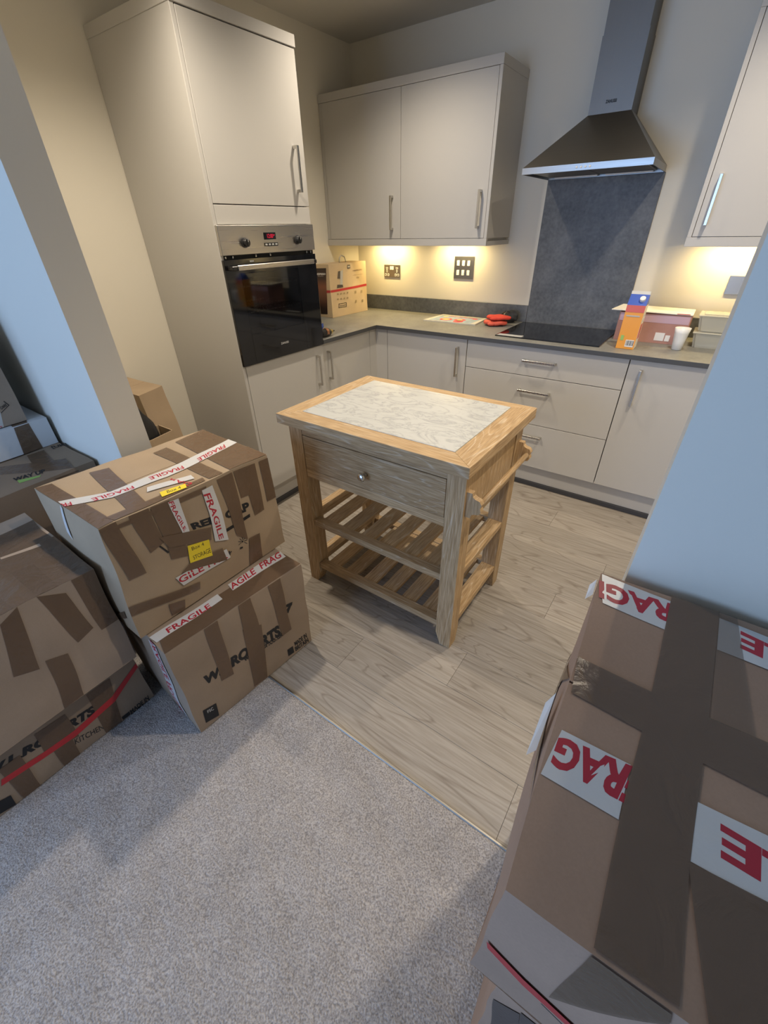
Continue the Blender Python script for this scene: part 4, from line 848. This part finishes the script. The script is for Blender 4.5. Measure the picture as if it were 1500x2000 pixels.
MB().lathe((2.15,ym-.022,z1+.022),(0,-.7,.7),[(.013,0),(.013,.014),(.011,.016)],20).build('cap','white_gloss',t,'auto')
bar = bx('barcode_panel',(x0+.040,y0-.0012,z0+.012),(x1-.006,y0-.0004,z0+.046),'white_print',t,0)
for i in range(9): bx('bar',(x0+.043+i*.004,y0-.0016,z0+.018),(x0+.0445+i*.004+(i%3)*.0006,y0-.0011,z0+.043),'ink',bar,0)
bx('side_mark',(x0+.012,y0-.0012,z0+.042),(x0+.026,y0-.0004,z0+.066),'green_print',t,0)
bx('text_line',(x0+.010,y0-.0012,z1-.052),(x1-.014,y0-.0004,z1-.046),'grey_print',t,0)
t = thing('pink_carton', 'open pinkish-brown printed carton with a white lid flap, behind the juice carton', 'box', (2.2,-.22,WT))
cardboard('pink_card',(.42,.23,.19),.2); plain('lid_card',(.80,.76,.66),.6); plain('pink_pale',(.52,.36,.42),.5)
m = MB(); a,b,c_,d_ = 2.035,2.375,-.265,-.085
m.box((a,c_,WT),(b,c_+.004,1.055)); m.box((a,d_-.004,WT),(b,d_,1.055)); m.box((a,c_+.004,WT),(a+.004,d_-.004,1.055)); m.box((b-.004,c_+.004,WT),(b,d_-.004,1.055)); m.box((a,c_+.004,WT),(b,d_-.004,WT+.004)); m.build('carton_body','pink_card',t)
bx('printed_band',(a+.005,c_-.0008,1.012),(b-.005,c_,1.050),'pink_pale',t,0)
bx('printed_mark',(a+.20,c_-.0012,.925),(a+.245,c_-.0004,.965),'white_print',t,0); bx('printed_mark',(a+.25,c_-.0012,.925),(a+.272,c_-.0004,.955),'white_print',t,0)
m = MB(); m.poly([(a-.045,c_-.012,1.062),(b+.002,c_-.004,1.057),(b,d_,1.060),(a-.02,d_,1.066),(a-.045,c_-.012,1.066),(b+.002,c_-.004,1.061),(b,d_,1.064),(a-.02,d_,1.070)],[(3,2,1,0),(4,5,6,7),(0,1,5,4),(1,2,6,5),(2,3,7,6),(3,0,4,7)]); m.build('lid_flap','lid_card',t)
bx('lid_print',(b-.07,c_-.006,1.0600),(b-.01,c_-.003,1.0635),'red_tape',t,0)
t = thing('cup', 'tall tapered white cup near the worktop front edge', 'cup', (2.357,-.367,WT))
pr = [(.020,0),(.023,.002),(.027,.04),(.032,.08),(.036,.104),(.0335,.104),(.030,.08),(.025,.04),(.020,.006)]
MB().lathe((2.357,-.367,WT),(0,0,1),pr,32).build('cup_body','white_gloss',t,True)
m, n_, b_, o_ = nt('clear_plastic'); setp(b_, (.62,.60,.50), .25); b_.inputs['Alpha'].default_value = .7
for k,(z0,lab) in enumerate(((WT,'bottom clear plastic food tub on the worktop beside the cup'),(.9915,'upper clear plastic food tub stacked on the other one'))):
    t = thing('food_tub', lab, 'food tub', (2.50,-.21,z0))
    a,b,c_,d_ = 2.405,2.60,-.285,-.135; h_ = .068; m = MB()
    m.poly([(a+.014,c_+.014,z0),(b-.014,c_+.014,z0),(b-.014,d_-.014,z0),(a+.014,d_-.014,z0),(a,c_,z0+h_),(b,c_,z0+h_),(b,d_,z0+h_),(a,d_,z0+h_)],[(3,2,1,0)]+[(i,(i+1)%4,(i+1)%4+4,i+4) for i in range(4)])
    bmesh.ops.bevel(m.bm, geom=[e_ for e_ in m.bm.edges if abs(e_.verts[0].co.z-e_.verts[1].co.z)>.03], offset=.012, segments=3, affect='EDGES')
    m.build('tub_body','clear_plastic',t,'auto')
    ld = bx('lid',(a-.004,c_-.004,z0+h_+.0003),(b+.004,d_+.004,z0+h_+.008),'clear_plastic',t,.003)
    bx('lid_ridge',(a+.018,c_+.018,z0+h_+.0082),(b-.018,d_-.018,z0+h_+.0115),'clear_plastic',ld,.001)
    if k == 0: bx('paper_inside',(a+.03,c_+.03,z0+.004),(b-.03,d_-.03,z0+.016),'white_card',t,.002)
# folded newspaper with colour pictures
t = thing('newspaper', 'folded newspaper with red food pictures lying on the worktop', 'newspaper', (1.0,-.18,WT))
plain('newsprint',(.56,.53,.45),.8,var=.06,vscale=20); plain('news_red',(.60,.09,.09),.7,var=.3,vscale=60); plain('news_blue',(.30,.37,.42),.7,var=.2,vscale=40); plain('news_yellow',(.62,.52,.20),.7)
for k in range(3):
    s = .002*k
    MB().poly([(.793+s,-.305+s,WT+.0025*k),(1.190-s,-.292,WT+.0025*k),(1.165,-.045,WT+.0025*k),(.812,-.040,WT+.0025*k),(.793+s,-.305+s,WT+.0023+.0025*k),(1.190-s,-.292,WT+.0023+.0025*k),(1.165,-.045,WT+.0023+.0025*k),(.812,-.040,WT+.0023+.0025*k)],[(3,2,1,0),(4,5,6,7),(0,1,5,4),(1,2,6,5),(2,3,7,6),(3,0,4,7)]).build('page','newsprint',t)
zt = WT+.0075
bx('printed_picture',(.83,-.285,zt),(1.15,-.07,zt+.0003),'news_blue',t,0)
for cx_,cy_,r in ((.93,-.215,.045),(1.03,-.20,.042),(1.045,-.255,.036),(1.11,-.12,.02)): MB().lathe((cx_,cy_,zt+.0003),(0,0,1),[(r,0),(r,.0003)],20).build('printed_picture','news_red',t)
for cx_,cy_,r in ((.93,-.215,.028),(1.03,-.20,.020),(.88,-.12,.02)): MB().lathe((cx_,cy_,zt+.0006),(0,0,1),[(r,0),(r,.0003)],20).build('printed_picture','news_yellow',t)
flat_text('headline','FAVOURITES',(.90,-.115,zt+.0006),(.20,0,0),(0,.030,0),'news_red',t,.02)
# oven gloves
plain('glove_red',(.58,.045,.025),.75,bump=.3,bscale=90); plain('glove_coral',(.62,.10,.06),.75,bump=.3,bscale=90)
def mitt(c, L, Wd, Hh, ang):
    def f(p):
        x = p.x; w = 1-.25*max(0,x)**2
        q = Vector((x, p.y*w, p.z)); q.z = math.copysign(abs(q.z)**.6, q.z) if abs(q.z) > 1e-6 else 0
        q.z += .12*math.sin(p.x*6+p.y*3)
        return q
    m = MB(); m.blob((0,0,0),(L,Wd,Hh),f,4)
    for v in m.bm.verts:
        x, y_ = v.co.x, v.co.y; ca, sa = math.cos(ang), math.sin(ang); v.co = Vector((c[0]+x*ca-y_*sa, c[1]+x*sa+y_*ca, c[2]+v.co.z))
    bmesh.ops.create_icosphere(m.bm, subdivisions=3, radius=1, matrix=Matrix.Translation((c[0]-L*.15*math.cos(ang)+Wd*.8*math.sin(ang), c[1]-Wd*.9, c[2]-Hh*.2)) @ Matrix.Rotation(ang+.5,4,'Z') @ Matrix.Diagonal((L*.34,Wd*.3,Hh*.75,1)))
    return m
tagit(mitt((1.298,-.215,.929),.078,.058,.0165,.15).build('oven_glove','glove_coral',smooth=True,loc=(1.30,-.2,WT)), 'lower coral oven glove, half under the bright red one', 'oven glove', 'oven gloves')
tagit(mitt((1.312,-.200,.9585),.082,.060,.0130,.05).build('oven_glove','glove_red',smooth=True,loc=(1.31,-.2,.945)), 'bright red oven glove lying on top, left of the hob', 'oven glove', 'oven gloves')
t = thing('black_pouch', 'black fabric pouch behind the red oven gloves', 'pouch', (1.34,-.08,WT))
plain('pouch',(.025,.027,.032),.6,bump=.3)
MB().blob((1.335,-.072,.947),(.062,.042,.038),crump(.08,4),4).build('pouch_body','pouch',t,True)
MB().tube([(1.285,-.110,.940),(1.300,-.118,.968),(1.325,-.118,.986),(1.350,-.112,.980)],.0035).build('strap','pouch',t,True)
MB().tube([(1.315,-.120,.950),(1.318,-.122,.970),(1.330,-.118,.986)],.003).build('strap','grey_print',t,True)
# cordless tool and wrapped packet peeping out from behind the oven
t = thing('screwdriver', 'small black and copper cordless screwdriver at the oven end of the worktop', 'screwdriver', (.53,-1.03,WT))
steel('copper','x',(.62,.30,.16),.3); steel('brass','x',(.72,.55,.20),.25)
A0 = Vector((.551,-1.110,WT+.0242)); D = Vector((.06,1,0)).normalized()
MB().lathe(A0,D,[(.015,0),(.022,.008),(.023,.05),(.021,.075),(.017,.082)],24).build('grip_body','black_plastic',t,'auto')
MB().lathe(A0+D*.040+Vector((0,0,.002)),D,[(.0236,0),(.0236,.018)],24).build('ring','copper',t,'auto')
MB().lathe(A0+D*.083,D,[(.0145,0),(.0145,.010),(.009,.014),(.009,.022)],20).build('chuck','brass',t,'auto')
MB().lathe(A0+D*.105,D,[(.0035,0),(.0035,.016),(.001,.018)],8).build('bit','black_plastic',t)
t = thing('wrapped_packet', 'white and blue plastic packet behind the small screwdriver', 'packet', (.44,-1.08,WT))
plain('packet_white',(.68,.74,.80),.3,bump=.2,bscale=30); plain('packet_blue',(.03,.07,.30),.4)
pk = MB().blob((.455,-1.058,WT+.051),(.040,.056,.0505),crump(.03,3),4).build('packet_body','packet_white',t,True)
for k in range(3): MB().tube([(0.493-.004*k,-1.045+.012*k,.937),(0.497-.004*k,-1.035+.012*k,.955),(0.489-.004*k,-1.028+.012*k,.972)],.003).build('printed_stripe','packet_blue',pk)
